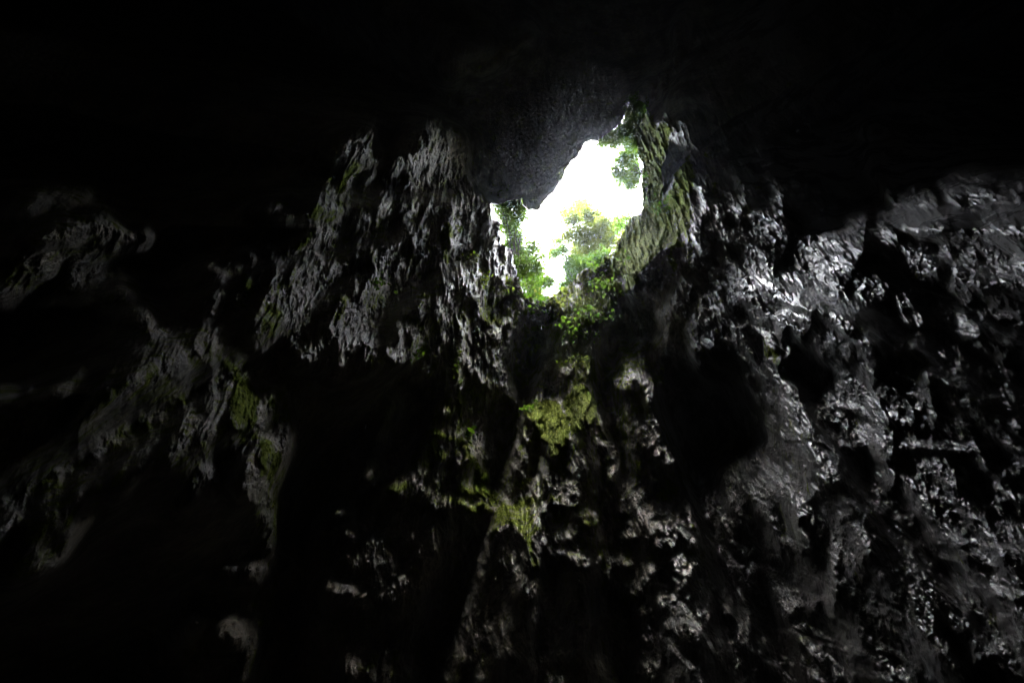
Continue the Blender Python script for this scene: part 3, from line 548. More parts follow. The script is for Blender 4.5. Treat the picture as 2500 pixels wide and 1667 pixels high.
def dist(pts, X, Y, closed=False):
    d = np.full(X.shape, 1e9, np.float32); n = len(pts)
    for i in range(n if closed else n - 1):
        x0, y0 = pts[i]; x1, y1 = pts[(i + 1) % n]
        dx, dy = x1 - x0, y1 - y0
        t = np.clip(((X - x0) * dx + (Y - y0) * dy) / max(dx * dx + dy * dy, 1e-6), 0, 1)
        d = np.minimum(d, np.hypot(X - x0 - t * dx, Y - y0 - t * dy))
    return d

# sight raster: half the survey's resolution with a margin all round
MG, ST = 400, 2.0
RW, RH = int((2500 + 2 * MG) / ST), int((1667 + 2 * MG) / ST)
gx, gy = np.meshgrid(np.arange(RW) * ST - MG, np.arange(RH) * ST - MG)
T = np.zeros((RH, RW), np.float32); MOSS = np.zeros((RH, RW), np.float32)

def win(pts, pad):
    x0, y0 = pts.min(0) - pad; x1, y1 = pts.max(0) + pad
    i0, i1 = max(0, int((x0 + MG) / ST)), min(RW, int((x1 + MG) / ST) + 2)
    j0, j1 = max(0, int((y0 + MG) / ST)), min(RH, int((y1 + MG) / ST) + 2)
    return slice(j0, j1), slice(i0, i1)

for row in LIT_RELIEF.strip().splitlines():
    f = row.split()
    ox, oy, s = CROPS[f[0]]
    kind, I, wd, ms = f[1], float(f[2]), float(f[3]) / s, float(f[4])
    pts = np.array([[float(v) for v in p.split(',')] for p in f[5:]]) / s + (ox, oy)
    sl = win(pts, wd + 12)
    X, Y = gx[sl], gy[sl]
    if kind == 'S':
        d = dist(pts, X, Y) - wd * 0.5
    else:
        d = dist(pts, X, Y, True) * np.where(inside(pts, X, Y), -1, 1)
    m = 1 - np.clip(d / 7.0 + 0.5, 0, 1); m = m * m * (3 - 2 * m)
    if kind == 'X':
        T[sl] *= 1 - m; continue
    up = I * m > T[sl]
    T[sl] = np.where(up, I * m, T[sl])
    mm = 1 - np.clip((d - 4) / 16.0 + 0.5, 0, 1)
    MOSS[sl] = np.maximum(MOSS[sl] * (1 - 0.6 * mm * (ms < MOSS[sl])), ms * mm)

MOSS = np.maximum(MOSS, 0.14 * np.clip(1.3 - np.hypot(gx - 1330, gy - 700) / 750.0, 0, 1) * np.clip((1700 - gx) / 200.0, 0, 1))
# ------------------------------------------------------------------ noise
_p = np.random.RandomState(3).permutation(256).astype(np.int32); PERM = np.concatenate([_p, _p, _p])
_g = np.random.RandomState(5).normal(size=(256, 3)); GR = (_g / np.linalg.norm(_g, axis=1, keepdims=True)).astype(np.float32)

def noise3(x, y, z):
    sh = x.shape
    x = x.ravel().astype(np.float32); y = y.ravel().astype(np.float32); z = z.ravel().astype(np.float32)
    xi = np.floor(x).astype(np.int32); yi = np.floor(y).astype(np.int32); zi = np.floor(z).astype(np.int32)
    fx, fy, fz = x - xi, y - yi, z - zi
    u, v, t = [q * q * q * (q * (q * 6 - 15) + 10) for q in (fx, fy, fz)]
    xi &= 255; yi &= 255; zi &= 255
    out = 0
    for i in (0, 1):
        a = PERM[xi + i]; wu = u if i else 1 - u
        for j in (0, 1):
            b = PERM[a + yi + j]; wv = v if j else 1 - v
            for k in (0, 1):
                g = GR[PERM[b + zi + k]]
                out = out + (g[:, 0] * (fx - i) + g[:, 1] * (fy - j) + g[:, 2] * (fz - k)) * wu * wv * (t if k else 1 - t)
    return (out * 1.6).reshape(sh)

def fbm(x, y, z, octs, gain=0.5, lac=2.1, ridged=False):
    s = 0; a = 1.0; tot = 0
    for o in range(octs):
        n = noise3(x + 17.3 * o, y + 5.1 * o, z + 9.7 * o)
        if ridged: n = 1 - 2 * np.abs(n)
        s = s + a * n; tot += a; a *= gain; x, y, z = x * lac, y * lac, z * lac
    return s / tot

def blur(a, px):
    """gaussian blur through the spectrum, px in survey pixels"""
    fy = np.fft.fftfreq(a.shape[0])[:, None]; fx = np.fft.rfftfreq(a.shape[1])[None]
    s = px / ST
    return np.fft.irfft2(np.fft.rfft2(a) * np.exp(-2 * np.pi ** 2 * s * s * (fx * fx + fy * fy)), s=a.shape).astype(np.float32)

# ------------------------------------------------------------------ shape of the chamber
ROOF_Z = 50.0
HR = 56.0
KB, KL = 0.25, 0.40
KLIT, M0, DIP = 4.0, -0.003, 0.012
LEANB = 0.8
CAPD, CAPW = 1.6, 1.1
HD = raydir(np.array(1440.), np.array(450.))
def base_r(d):
    """distance from the standpoint to the smooth chamber shell in direction d"""
    x, y, z = d[..., 0], d[..., 1], d[..., 2]
    inv = 0
    planes = [((0, 0, 1.0), 85.0), ((0, 1.0, 0), 105.0), ((-1, 0, 0.0), 85.0), ((1, 0, 0), 80.0),
              ((0, 0, -1.0), 1.6), ((0, -1.0, 0), 30.0)]
    for n, dd in planes:
        n = np.array(n, float); n /= np.linalg.norm(n)
        c = np.maximum(x * n[0] + y * n[1] + z * n[2], 1e-4)
        inv = inv + (c / dd) ** 14
    # a bell-shaped chamber: roof and walls lean away below the opening, so that daylight only grazes them
    th = np.arccos(np.clip(x * HD[0] + y * HD[1] + z * HD[2], -1, 1))
    inv = inv + (1 / (HR * np.exp(-(KB + KL * (0.5 - 0.5 * np.tanh((x - HD[0] + 0.17) * 6.0))) * th))) ** 14
    return inv ** (-1 / 14)

def plumb(d):
    """coordinates in which vertical lines of the walls stay vertical"""
    h = np.sqrt(d[..., 0] ** 2 + d[..., 1] ** 2) + 0.12
    return d[..., 0] / h * 36, d[..., 1] / h * 36, np.arctan2(d[..., 2], h) * 45

def facets(u, v, cell, seed, slope):
    """broken planar slabs: each cell of a jittered pattern leans its own way"""
    rs = np.random.RandomState(seed); TB_ = rs.rand(256, 5).astype(np.float32)
    u = (u / cell).astype(np.float32); v = (v / cell).astype(np.float32)
    iu = np.floor(u).astype(np.int32); iv = np.floor(v).astype(np.int32)
    best = np.full(u.shape, 9.0, np.float32); sec = best.copy(); out = np.zeros(u.shape, np.float32)
    for a in (-1, 0, 1):
        for b in (-1, 0, 1):
            cu_, cv_ = iu + a, iv + b
            t = TB_[PERM[(PERM[cu_ & 255] + cv_) & 255]]
            du = u - cu_ - t[..., 0]; dv = v - cv_ - t[..., 1]
            dd = du * du + dv * dv; m = dd < best
            sec = np.where(m, best, np.minimum(sec, dd)); best = np.where(m, dd, best)
            out = np.where(m, (du * (t[..., 2] - 0.5) + dv * (t[..., 3] - 0.35)) * 2 + (t[..., 4] - 0.5) * 0.06, out)
    e_ = np.clip((np.sqrt(sec) - np.sqrt(best)) / 0.30, 0, 1); e_ = e_ * e_ * (3 - 2 * e_)
    return (out * e_ + 0.10 * e_) * slope * cell / 45.0

# relief field, laid out from the opening outwards: lit patches climb into the opening's view, dark gaps sink into shade
HC = np.array([1450.0, 450.0])
D0 = raydir(gx, gy); R0 = base_r(D0); P0 = D0 * R0[..., None]
px_, py_, pz_ = plumb(D0)
w1 = fbm(px_ * 0.8, py_ * 0.8, pz_ * 0.5, 3, 0.6); w2 = fbm(px_ * 0.8 + 31, py_ * 0.8, pz_ * 0.5, 3, 0.6)
dh = dist(HOLE, gx, gy, True); inh = inside(HOLE, gx, gy)
wn_ = np.clip(dh / 90.0, 0, 1)
def warp(A):
    fx = np.clip((gx + 16 * w1 * wn_ + MG) / ST, 0, RW - 1.001); fy = np.clip((gy + 26 * w2 * wn_ + MG) / ST, 0, RH - 1.001)
    i = fx.astype(int); j = fy.astype(int); a = (fx - i).astype(np.float32); b = (fy - j).astype(np.float32)
    return (A[j, i] * (1 - a) + A[j, i + 1] * a) * (1 - b) + (A[j + 1, i] * (1 - a) + A[j + 1, i + 1] * a) * b
T = warp(T); MOSS = warp(MOSS)
crag = fbm(px_ * 0.9 + 11, py_ * 0.9, pz_ * 0.22, 5, 0.62, ridged=True) + 0.6 * fbm(px_ * 2.0, py_ * 2.0 + 9, pz_ * 0.9, 4, 0.65)
crag = (crag - crag.mean()) / crag.std()
TS = T.copy()
T = T * np.clip((crag + 1.3) / 0.8, 0.0, 1.0) * np.clip(1.0 + 0.3 * crag, 0.4, 1.6)
CW, CH = 84, 56
cor = np.array([float(v) for v in LIT_CORR.replace(chr(10), ' ').split()], np.float32) / 10.0
cc = np.zeros_like(T)
if len(cor) == CW * CH:
    cor = cor.reshape(CH, CW)
    ci = np.clip(gx / (2500 / CW) - 0.5, 0, CW - 1.001); cj = np.clip(gy / (1667 / CH) - 0.5, 0, CH - 1.001)
    i_ = ci.astype(int); j_ = cj.astype(int); fa = ci - i_; fb = cj - j_
    inv_ = ((gx < 0) | (gx > 2500) | (gy < 0) | (gy > 1667))
    cc = (cor[j_, i_] * (1 - fa) + cor[j_, i_ + 1] * fa) * (1 - fb) + (cor[j_ + 1, i_] * (1 - fa) + cor[j_ + 1, i_ + 1] * fa) * fb
# smooth the field under
NPH, NS, DS = 3072, 1260, 2.0
ph = np.arange(NPH) * 2 * np.pi / NPH; ss = (np.arange(NS) + 0.5) * DS
qx = HC[0] + ss[None] * np.cos(ph)[:, None]; qy = HC[1] + ss[None] * np.sin(ph)[:, None]

def rsamp(A, px, py):
    fx = np.clip((px + MG) / ST, 0, RW - 1.001); fy = np.clip((py + MG) / ST, 0, RH - 1.001)
    i = fx.astype(int); j = fy.astype(int); a = (fx - i).astype(np.float32); b = (fy - j).astype(np.float32)
    return (A[j, i] * (1 - a) + A[j, i + 1] * a) * (1 - b) + (A[j + 1, i] * (1 - a) + A[j + 1, i + 1] * a) * b

Tp = np.clip(rsamp(blur(T, 9), qx, qy), 0, 2); Tr = rsamp(blur(T, 7), qx, qy)
inp = rsamp(inh.astype(np.float32), qx, qy) > 0.5
se = NS - np.argmax(inp[:, ::-1], axis=1)
k_ = np.exp(-0.5 * (np.arange(-12, 13) / 5.0) ** 2); k_ /= k_.sum()
se = np.convolve(np.concatenate([se[-12:], se, se[:12]]), k_, 'valid')
S = ss[None] / FPX; SE = (se[:, None] * DS) / FPX
WH = 1.0 / 54.0
phh = ph[:, None]
ramp = np.clip(Tp / 0.5, 0, 3)
D_LIT = KLIT * Tp ** 0.95 * (1.0 + 1.5 * S) * 2.0 ** rsamp(cc, qx, qy)
wetp = np.clip((qx - 1600 - 0.15 * (833 - qy)) / 140.0, 0, 1)
cap = (CAPD + (CAPW - CAPD) * wetp) * np.clip(2.0 ** (0.3 * rsamp(cc, qx, qy)), 0.6, 1.9)
D_LIT = cap * np.tanh(D_LIT / cap)
rate = D_LIT / np.maximum(S, 0.03) * (S > SE)
M = np.zeros((NPH, NS), np.float32)
M[:, 0] = M0 - 0.012 * np.clip(np.cos(ph - 0.35), 0, 1)
for i in range(1, NS):
    w_i = np.clip(WH + S[0, i] * M[:, i - 1], 0.009, 0.085)
    M[:, i] = M[:, i - 1] + rate[:, i] * w_i * (DS / FPX)
    M[:, i] = np.minimum(M[:, i], (0.085 - WH) / S[0, i])
    if True:                                                     # neighbouring rays keep together
        a_ = M[:, i]; M[:, i] = a_ * 0.4 + 0.3 * (np.roll(a_, 1) + np.roll(a_, -1))
lit = np.clip(Tr / (0.25 * rsamp(TS, qx, qy) + 0.015), 0, 1)
gap = 1 - lit
# dark gaps sink deeper into shade the wider they are
dep = np.zeros_like(M); DK = np.zeros_like(M); run = np.zeros(NPH, np.float32); far = np.zeros(NPH, np.float32)
for i in range(NS):
    run = np.where(S[0, i] > SE[:, 0], run + gap[:, i] * (1 - run) * DS / 45.0, 0)
    run = run * (1 - lit[:, i] * 0.30)
    far = np.where(S[0, i] > SE[:, 0], np.minimum(far + gap[:, i] * DS / FPX, 0.5) * (1 - lit[:, i] * 0.25), 0)
    DK[:, i] = np.clip(far / 0.035 - 0.4, 0, 1)
    dep[:, i] = run + far * LEANB / DIP
for _ in range(2): dep = 0.5 * dep + 0.25 * (np.roll(dep, 1, 0) + np.roll(dep, -1, 0))
Wp = (WH + S * M) * np.exp(-DIP * dep)
Wp = np.clip(Wp, 0.007, 0.10)
fr = np.hypot(gx - HC[0], gy - HC[1]) / DS - 0.5
fp = (np.arctan2(gy - HC[1], gx - HC[0]) % (2 * np.pi)) * NPH / (2 * np.pi)
i0 = np.clip(fr, 0, NS - 1.01).astype(int); a_ = np.clip(fr - i0, 0, 1); j0 = fp.astype(int) % NPH; b_ = fp - fp.astype(int); j1 = (j0 + 1) % NPH
Wr = (Wp[j0, i0] * (1 - a_) + Wp[j0, i0 + 1] * a_) * (1 - b_) + (Wp[j1, i0] * (1 - a_) + Wp[j1, i0 + 1] * a_) * b_
def polar(A):
    return (A[j0, i0] * (1 - a_) + A[j0, i0 + 1] * a_) * (1 - b_) + (A[j1, i0] * (1 - a_) + A[j1, i0 + 1] * a_) * b_
dkw = np.clip(blur(polar(DK), 10), 0, 1)
Wr = blur(Wr.astype(np.float32), 6)
Wr = Wr * (1 - dkw) + np.minimum(blur(Wr, 34), blur(Wr, 90) * 1.02) * 0.985 * dkw
rad_d = np.sqrt(1 + ((gx - 1250) / FPX) ** 2 + ((gy - 833.5) / FPX) ** 2)
RHO = (np.log(rad_d / Wr) - np.log(R0)).astype(np.float32)
edge = np.clip(np.minimum.reduce([gx + MG, gy + MG, 2500 + MG - gx, 1667 + MG - gy]) / 250.0, 0, 1)
RHO *= edge
# the roof beyond the far wall's top stays smooth and black
roofm = 1 - np.clip((blur(T, 40)) * 12, 0, 1)

def samp(A, px, py):
    fx = np.clip((px + MG) / ST, 0, RW - 1.001); fy = np.clip((py + MG) / ST, 0, RH - 1.001)
    i = fx.astype(int); j = fy.astype(int); a = (fx - i).astype(np.float32); b = (fy - j).astype(np.float32)
    return (A[j, i] * (1 - a) + A[j, i + 1] * a) * (1 - b) + (A[j + 1, i] * (1 - a) + A[j + 1, i + 1] * a) * b

TB = blur(T, 8); TC = blur(T, 45)

def surface(d, near=True):
    """relief surface of the cave in directions d -> distance, attributes"""
    shp = d.shape[:-1]
    fw = d @ cf
    ok = fw > 0.15
    q = np.where(ok, fw, 1)
    px = 1250 + FPX * (d @ cr) / q; py = 833.5 - FPX * (d @ cu) / q
    px = np.where(ok, px, 9999); py = np.where(ok, py, 9999)
    out = (px < -MG + 4) | (px > 2500 + MG - 4) | (py < -MG + 4) | (py > 1667 + MG - 4)
    t = np.where(out, 0, samp(T, px, py)); tb = np.where(out, 0, samp(TB, px, py))
    rho = np.where(out, 0, samp(RHO, px, py)); ms = np.where(out, 0, samp(MOSS, px, py))
    r = base_r(d)
    P = d * r[..., None]
    x, y, z = P[..., 0], P[..., 1], P[..., 2]
    act = 0.45 + 0.65 * np.clip(tb * 6.0, 0, 1)
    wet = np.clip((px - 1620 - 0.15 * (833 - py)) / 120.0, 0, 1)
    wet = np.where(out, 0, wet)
    # ribs, knobs and grain in proportion to the size of the wall
    sx, sy, sz = plumb(d)
    wob = fbm(sx * 0.25, sy * 0.25, sz * 0.2, 3) * 0.8
    sx = sx + wob; sy = sy + wob * 0.6
    fl = fbm(sx * 0.55, sy * 0.55, sz * 0.10, 5, 0.58, ridged=True)
    kn = fbm(sx * 1.5 + 7, sy * 1.5, sz * 0.55, 4, 0.62, ridged=True)
    fine = fbm(sx * 5.0, sy * 5.0, sz * 1.6, 3, 0.75)
    lumps = fbm(sx * 0.22 + 3, sy * 0.22, sz * 0.13, 3, 0.5)
    strand = fbm(sx * 2.2 + 5, sy * 2.2, sz * 0.15, 3, 0.6, ridged=True)
    azu = np.arctan2(d[..., 0], d[..., 1]) * 36 + wob * 0.7 + 0.25 * sz; evv = sz * 0.55 + wob * 0.4
    slab = facets(azu, evv, 3.2, 1, 0.7) + facets(azu * 0.9 + evv * 0.3, evv, 1.1, 2, 0.75)
    act2 = act * np.clip(0.35 + 20 * np.where(out, 0, samp(TC, px, py)), 0.1, 1)
    folds = fbm(sx * 0.17 + 2, sy * 0.17, sz * 0.025, 3, 0.5, ridged=True)
    lip = np.clip((-(px - 1440) * 0.77 - (py - 380) * 0.64) / 25.0 + 0.5, 0, 1) * np.clip((px - 1130) / 60.0, 0, 1) * np.clip((520 - py) / 30.0, 0, 1)
    act2 = act2 * (1 - 0.85 * np.where(out, 0, lip))
    disp = (1.1 - act) * lumps * 0.02 + act2 * (folds * 0.018 + fl * (0.024 - 0.008 * wet) + kn * (0.022 - 0.012 * wet) + fine * 0.012 + ms * strand * 0.016) + act2 * slab * (0.65 + 0.35 * wet)
    # bedding steps across the wet wall
    bed = (sx * 0.55 - sz * 0.8 + sy * 0.2) * 1.5 + 0.9 * kn
    saw = 0.5 + 0.5 * np.sin(bed * 2 * np.pi * 1.4)
    disp = disp - act * wet * 0.0013 * saw
    rr = r * np.exp(rho - disp * 1.0)
    return rr, px, py, t, ms, wet, out

# angular grid (stereographic): fine in the photographed part, coarse behind
STEP = 0.00115
def axis(half):
    n = int(half / STEP); a = list(np.arange(-n, n + 1) * STEP)
    s, v = STEP, a[-1]; tail = []
    while v < 60:
        s *= 1.22; v += s; tail.append(v)
    return np.array([-t for t in tail[::-1]] + a + tail)
ax, ay = axis(0.80), axis(0.58)
GXX, GYY = np.meshgrid(ax, ay)
rad = np.hypot(GXX, GYY) + 1e-9; th = 2 * np.arctan(rad / 2)
sn = np.sin(th) / rad
d = cf * np.cos(th)[..., None] + cr * (GXX * sn)[..., None] + cu * (GYY * sn)[..., None]
rr, PX, PY, TT, MS, WET, OUT = surface(d)
VERT = d * rr[..., None] + EYE
VERT[..., 2] = np.where(VERT[..., 2] < 0.0, VERT[..., 2] * 0.2, VERT[..., 2])
NY, NX = GXX.shape
vin = inside(HOLE, PX, PY) & ~OUT
idx = np.arange(NX * NY).reshape(NY, NX)
q = np.stack([idx[:-1, :-1], idx[1:, :-1], idx[1:, 1:], idx[:-1, 1:]], -1).reshape(-1, 4)
allin = vin.ravel()[q].sum(1) >= 2
fpx = PX.ravel()[q[:, 0]]; fpy = PY.ravel()[q[:, 0]]; fd = d.reshape(-1, 3)[q[:, 0]]
print('cave grid', NX, NY, 'quads', len(q))

# ------------------------------------------------------------------ materials
def mat(name):
    m = bpy.data.materials.new(name); m.use_nodes = True
    n = m.node_tree; n.nodes.clear()
    return m, n, n.nodes.new, n.links.new

def rock_material():
    m, n, N, Lk = mat('cave_rock')
    out = N('ShaderNodeOutputMaterial'); b = N('ShaderNodeBsdfPrincipled')
    tc = N('ShaderNodeTexCoord')
    am = N('ShaderNodeAttribute'); am.attribute_name = 'moss'
    aw = N('ShaderNodeAttribute'); aw.attribute_name = 'wet'
    n1 = N('ShaderNodeTexNoise'); n1.inputs['Scale'].default_value = 0.35; n1.inputs['Detail'].default_value = 8; n1.inputs['Roughness'].default_value = 0.65
    n2 = N('ShaderNodeTexNoise'); n2.inputs['Scale'].default_value = 3.0; n2.inputs['Detail'].default_value = 8; n2.inputs['Roughness'].default_value = 0.7
    n3 = N('ShaderNodeTexNoise'); n3.inputs['Scale'].default_value = 1.1; n3.inputs['Detail'].default_value = 9; n3.inputs['Roughness'].default_value = 0.75
    for k in (n1, n2, n3): Lk(tc.outputs['Object'], k.inputs['Vector'])
    rc = N('ShaderNodeValToRGB'); e = rc.color_ramp.elements
    e[0].position = 0.34; e[0].color = (0.045, 0.043, 0.036, 1); e[1].position = 0.66; e[1].color = (0.31, 0.29, 0.245, 1)
    Lk(n1.outputs['Fac'], rc.inputs['Fac'])
    gr = N('ShaderNodeTexNoise'); gr.inputs['Scale'].default_value = 2.2; gr.inputs['Detail'].default_value = 10; gr.inputs['Roughness'].default_value = 0.8
    Lk(tc.outputs['Object'], gr.inputs['Vector'])
    grm = N('ShaderNodeMapRange'); grm.inputs['From Min'].default_value = 0.36; grm.inputs['From Max'].default_value = 0.62; grm.inputs['To Min'].default_value = 0.18; grm.inputs['To Max'].default_value = 1.35
    Lk(gr.outputs['Fac'], grm.inputs['Value'])
    stv = N('ShaderNodeMapping'); stv.inputs['Scale'].default_value = (1, 1, 0.12); Lk(tc.outputs['Object'], stv.inputs['Vector'])
    st = N('ShaderNodeTexNoise'); st.inputs['Scale'].default_value = 0.9; st.inputs['Detail'].default_value = 7; st.inputs['Roughness'].default_value = 0.7
    Lk(stv.outputs[0], st.inputs['Vector'])
    stc = N('ShaderNodeValToRGB'); e = stc.color_ramp.elements
    e[0].position = 0.36; e[0].color = (0.35, 0.34, 0.33, 1); e[1].position = 0.62; e[1].color = (1.15, 1.12, 1.05, 1)
    e_ = e.new(0.5); e_.color = (1.0, 0.86, 0.66, 1)
    Lk(st.outputs['Fac'], stc.inputs['Fac'])
    g1 = N('ShaderNodeMixRGB'); g1.blend_type = 'MULTIPLY'; g1.inputs['Fac'].default_value = 1; Lk(rc.outputs['Color'], g1.inputs['Color1']); Lk(grm.outputs[0], g1.inputs['Color2'])
    g2 = N('ShaderNodeMixRGB'); g2.blend_type = 'MULTIPLY'; g2.inputs['Fac'].default_value = 0.85; Lk(g1.outputs[0], g2.inputs['Color1']); Lk(stc.outputs['Color'], g2.inputs['Color2'])
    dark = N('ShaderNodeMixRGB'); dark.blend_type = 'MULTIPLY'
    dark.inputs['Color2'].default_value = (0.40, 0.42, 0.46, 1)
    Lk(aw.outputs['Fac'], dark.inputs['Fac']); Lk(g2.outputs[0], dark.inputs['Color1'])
    # moss mask
    mk = N('ShaderNodeMapRange'); mk.inputs['From Min'].default_value = 0.30; mk.inputs['From Max'].default_value = 0.70; mk.clamp = False
    Lk(n3.outputs['Fac'], mk.inputs['Value'])
    mm = N('ShaderNodeMath'); mm.operation = 'ADD'
    Lk(am.outputs['Fac'], mm.inputs[0]); Lk(mk.outputs[0], mm.inputs[1])
    mr = N('ShaderNodeMapRange'); mr.inputs['From Min'].default_value = 0.74; mr.inputs['From Max'].default_value = 1.02
    Lk(mm.outputs[0], mr.inputs['Value'])
    mc = N('ShaderNodeValToRGB'); e = mc.color_ramp.elements
    e[0].position = 0.35; e[0].color = (0.02, 0.03, 0.004, 1); e[1].position = 0.64; e[1].color = (0.25, 0.31, 0.040, 1)
    Lk(gr.outputs['Fac'], mc.inputs['Fac'])
    mx = N('ShaderNodeMixRGB'); Lk(mr.outputs[0], mx.inputs['Fac']); Lk(dark.outputs[0], mx.inputs['Color1']); Lk(mc.outputs[0], mx.inputs['Color2'])
    Lk(mx.outputs[0], b.inputs['Base Color'])
    # roughness: wet wall glossy, moss matt
    rr_ = N('ShaderNodeMapRange'); rr_.inputs['To Min'].default_value = 0.42; rr_.inputs['To Max'].default_value = 0.30
    Lk(aw.outputs['Fac'], rr_.inputs['Value'])
    rm = N('ShaderNodeMixRGB'); rm.inputs['Color2'].default_value = (0.95, 0.95, 0.95, 1)
    Lk(mr.outputs[0], rm.inputs['Fac']); Lk(rr_.outputs[0], rm.inputs['Color1']); Lk(rm.outputs[0], b.inputs['Roughness'])
    sp = N('ShaderNodeMapRange'); sp.inputs['To Min'].default_value = 1.0; sp.inputs['To Max'].default_value = 0.08
    Lk(mr.outputs[0], sp.inputs['Value']); Lk(sp.outputs[0], b.inputs['Specular IOR Level'])
    cw = N('ShaderNodeMath'); cw.operation = 'MULTIPLY'; cw.inputs[1].default_value = 0.75
    iv = N('ShaderNodeMath'); iv.operation = 'SUBTRACT'; iv.inputs[0].default_value = 1.0; Lk(mr.outputs[0], iv.inputs[1])
    wb = N('ShaderNodeMath'); wb.operation = 'MAXIMUM'; wb.inputs[1].default_value = 0.25; Lk(aw.outputs['Fac'], wb.inputs[0])
    Lk(iv.outputs[0], cw.inputs[0]); cv = N('ShaderNodeMath'); cv.operation = 'MULTIPLY'; Lk(cw.outputs[0], cv.inputs[0]); Lk(wb.outputs[0], cv.inputs[1])
    Lk(cv.outputs[0], b.inputs['Coat Weight']); crr = N('ShaderNodeMapRange'); crr.inputs['From Min'].default_value = 0.35; crr.inputs['From Max'].default_value = 0.65; crr.inputs['To Min'].default_value = 0.14; crr.inputs['To Max'].default_value = 0.42
    Lk(n1.outputs['Fac'], crr.inputs['Value']); Lk(crr.outputs[0], b.inputs['Coat Roughness']); b.inputs['Coat IOR'].default_value = 1.6
    # small-scale relief
    bp = N('ShaderNodeBump'); bp.inputs['Strength'].default_value = 0.9; bp.inputs['Distance'].default_value = 0.5
    vo = N('ShaderNodeTexVoronoi'); vo.feature = 'DISTANCE_TO_EDGE'; vo.inputs['Scale'].default_value = 0.9
    mp = N('ShaderNodeMapping'); mp.inputs['Scale'].default_value = (1, 1, 0.45); Lk(tc.outputs['Object'], mp.inputs['Vector'])
    nd = N('ShaderNodeMixRGB'); nd.blend_type = 'ADD'; nd.inputs['Fac'].default_value = 0.5
    Lk(mp.outputs[0], nd.inputs['Color1']); Lk(n3.outputs['Color'], nd.inputs['Color2']); Lk(nd.outputs[0], vo.inputs['Vector'])
    vr = N('ShaderNodeMapRange'); vr.inputs['From Max'].default_value = 0.06; vr.inputs['To Max'].default_value = 0.4; Lk(vo.outputs['Distance'], vr.inputs['Value'])
    vw = N('ShaderNodeMath'); vw.operation = 'MULTIPLY'; Lk(vr.outputs[0], vw.inputs[0]); Lk(aw.outputs['Fac'], vw.inputs[1])
    sm = N('ShaderNodeMath'); sm.operation = 'ADD'; Lk(n2.outputs['Fac'], sm.inputs[0]); Lk(vw.outputs[0], sm.inputs[1])
    Lk(sm.outputs[0], bp.inputs['Height']); Lk(bp.outputs[0], b.inputs['Normal'])
    Lk(b.outputs[0], out.inputs['Surface'])
    return m
ROCK = rock_material()
SOIL, _n, _N, _L = mat('cave_soil')
_o = _N('ShaderNodeOutputMaterial'); _b = _N('ShaderNodeBsdfPrincipled')
_b.inputs['Base Color'].default_value = (0.02, 0.018, 0.015, 1); _b.inputs['Roughness'].default_value = 0.8; _L(_b.outputs[0], _o.inputs['Surface'])

def mesh_np(name, verts, faces, m, attrs=None, smooth=True):
    used = np.zeros(len(verts), bool); used[faces.ravel()] = True
    mp = np.cumsum(used) - 1
    v = verts[used]; f = mp[faces]
    me = bpy.data.meshes.new(name)
    k = f.shape[1]
    me.vertices.add(len(v)); me.vertices.foreach_set('co', v.astype(np.float32).ravel())
    me.loops.add(f.size); me.loops.foreach_set('vertex_index', f.astype(np.int32).ravel())
    me.polygons.add(len(f)); me.polygons.foreach_set('loop_start', (np.arange(len(f)) * k).astype(np.int32))
    me.polygons.foreach_set('loop_total', np.full(len(f), k, np.int32))
    if smooth: me.polygons.foreach_set('use_smooth', np.ones(len(f), bool))
    me.update(calc_edges=True)
    for an, av in (attrs or {}).items():
        a = me.attributes.new(an, 'FLOAT', 'POINT'); a.data.foreach_set('value', av[used].astype(np.float32))
    me.materials.append(m)
    o = bpy.data.objects.new(name, me); C.objects.link(o)
    return o

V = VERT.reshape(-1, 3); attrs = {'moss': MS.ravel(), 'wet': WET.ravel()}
keep = ~allin
mid = V[q].mean(1)
taken = ~keep
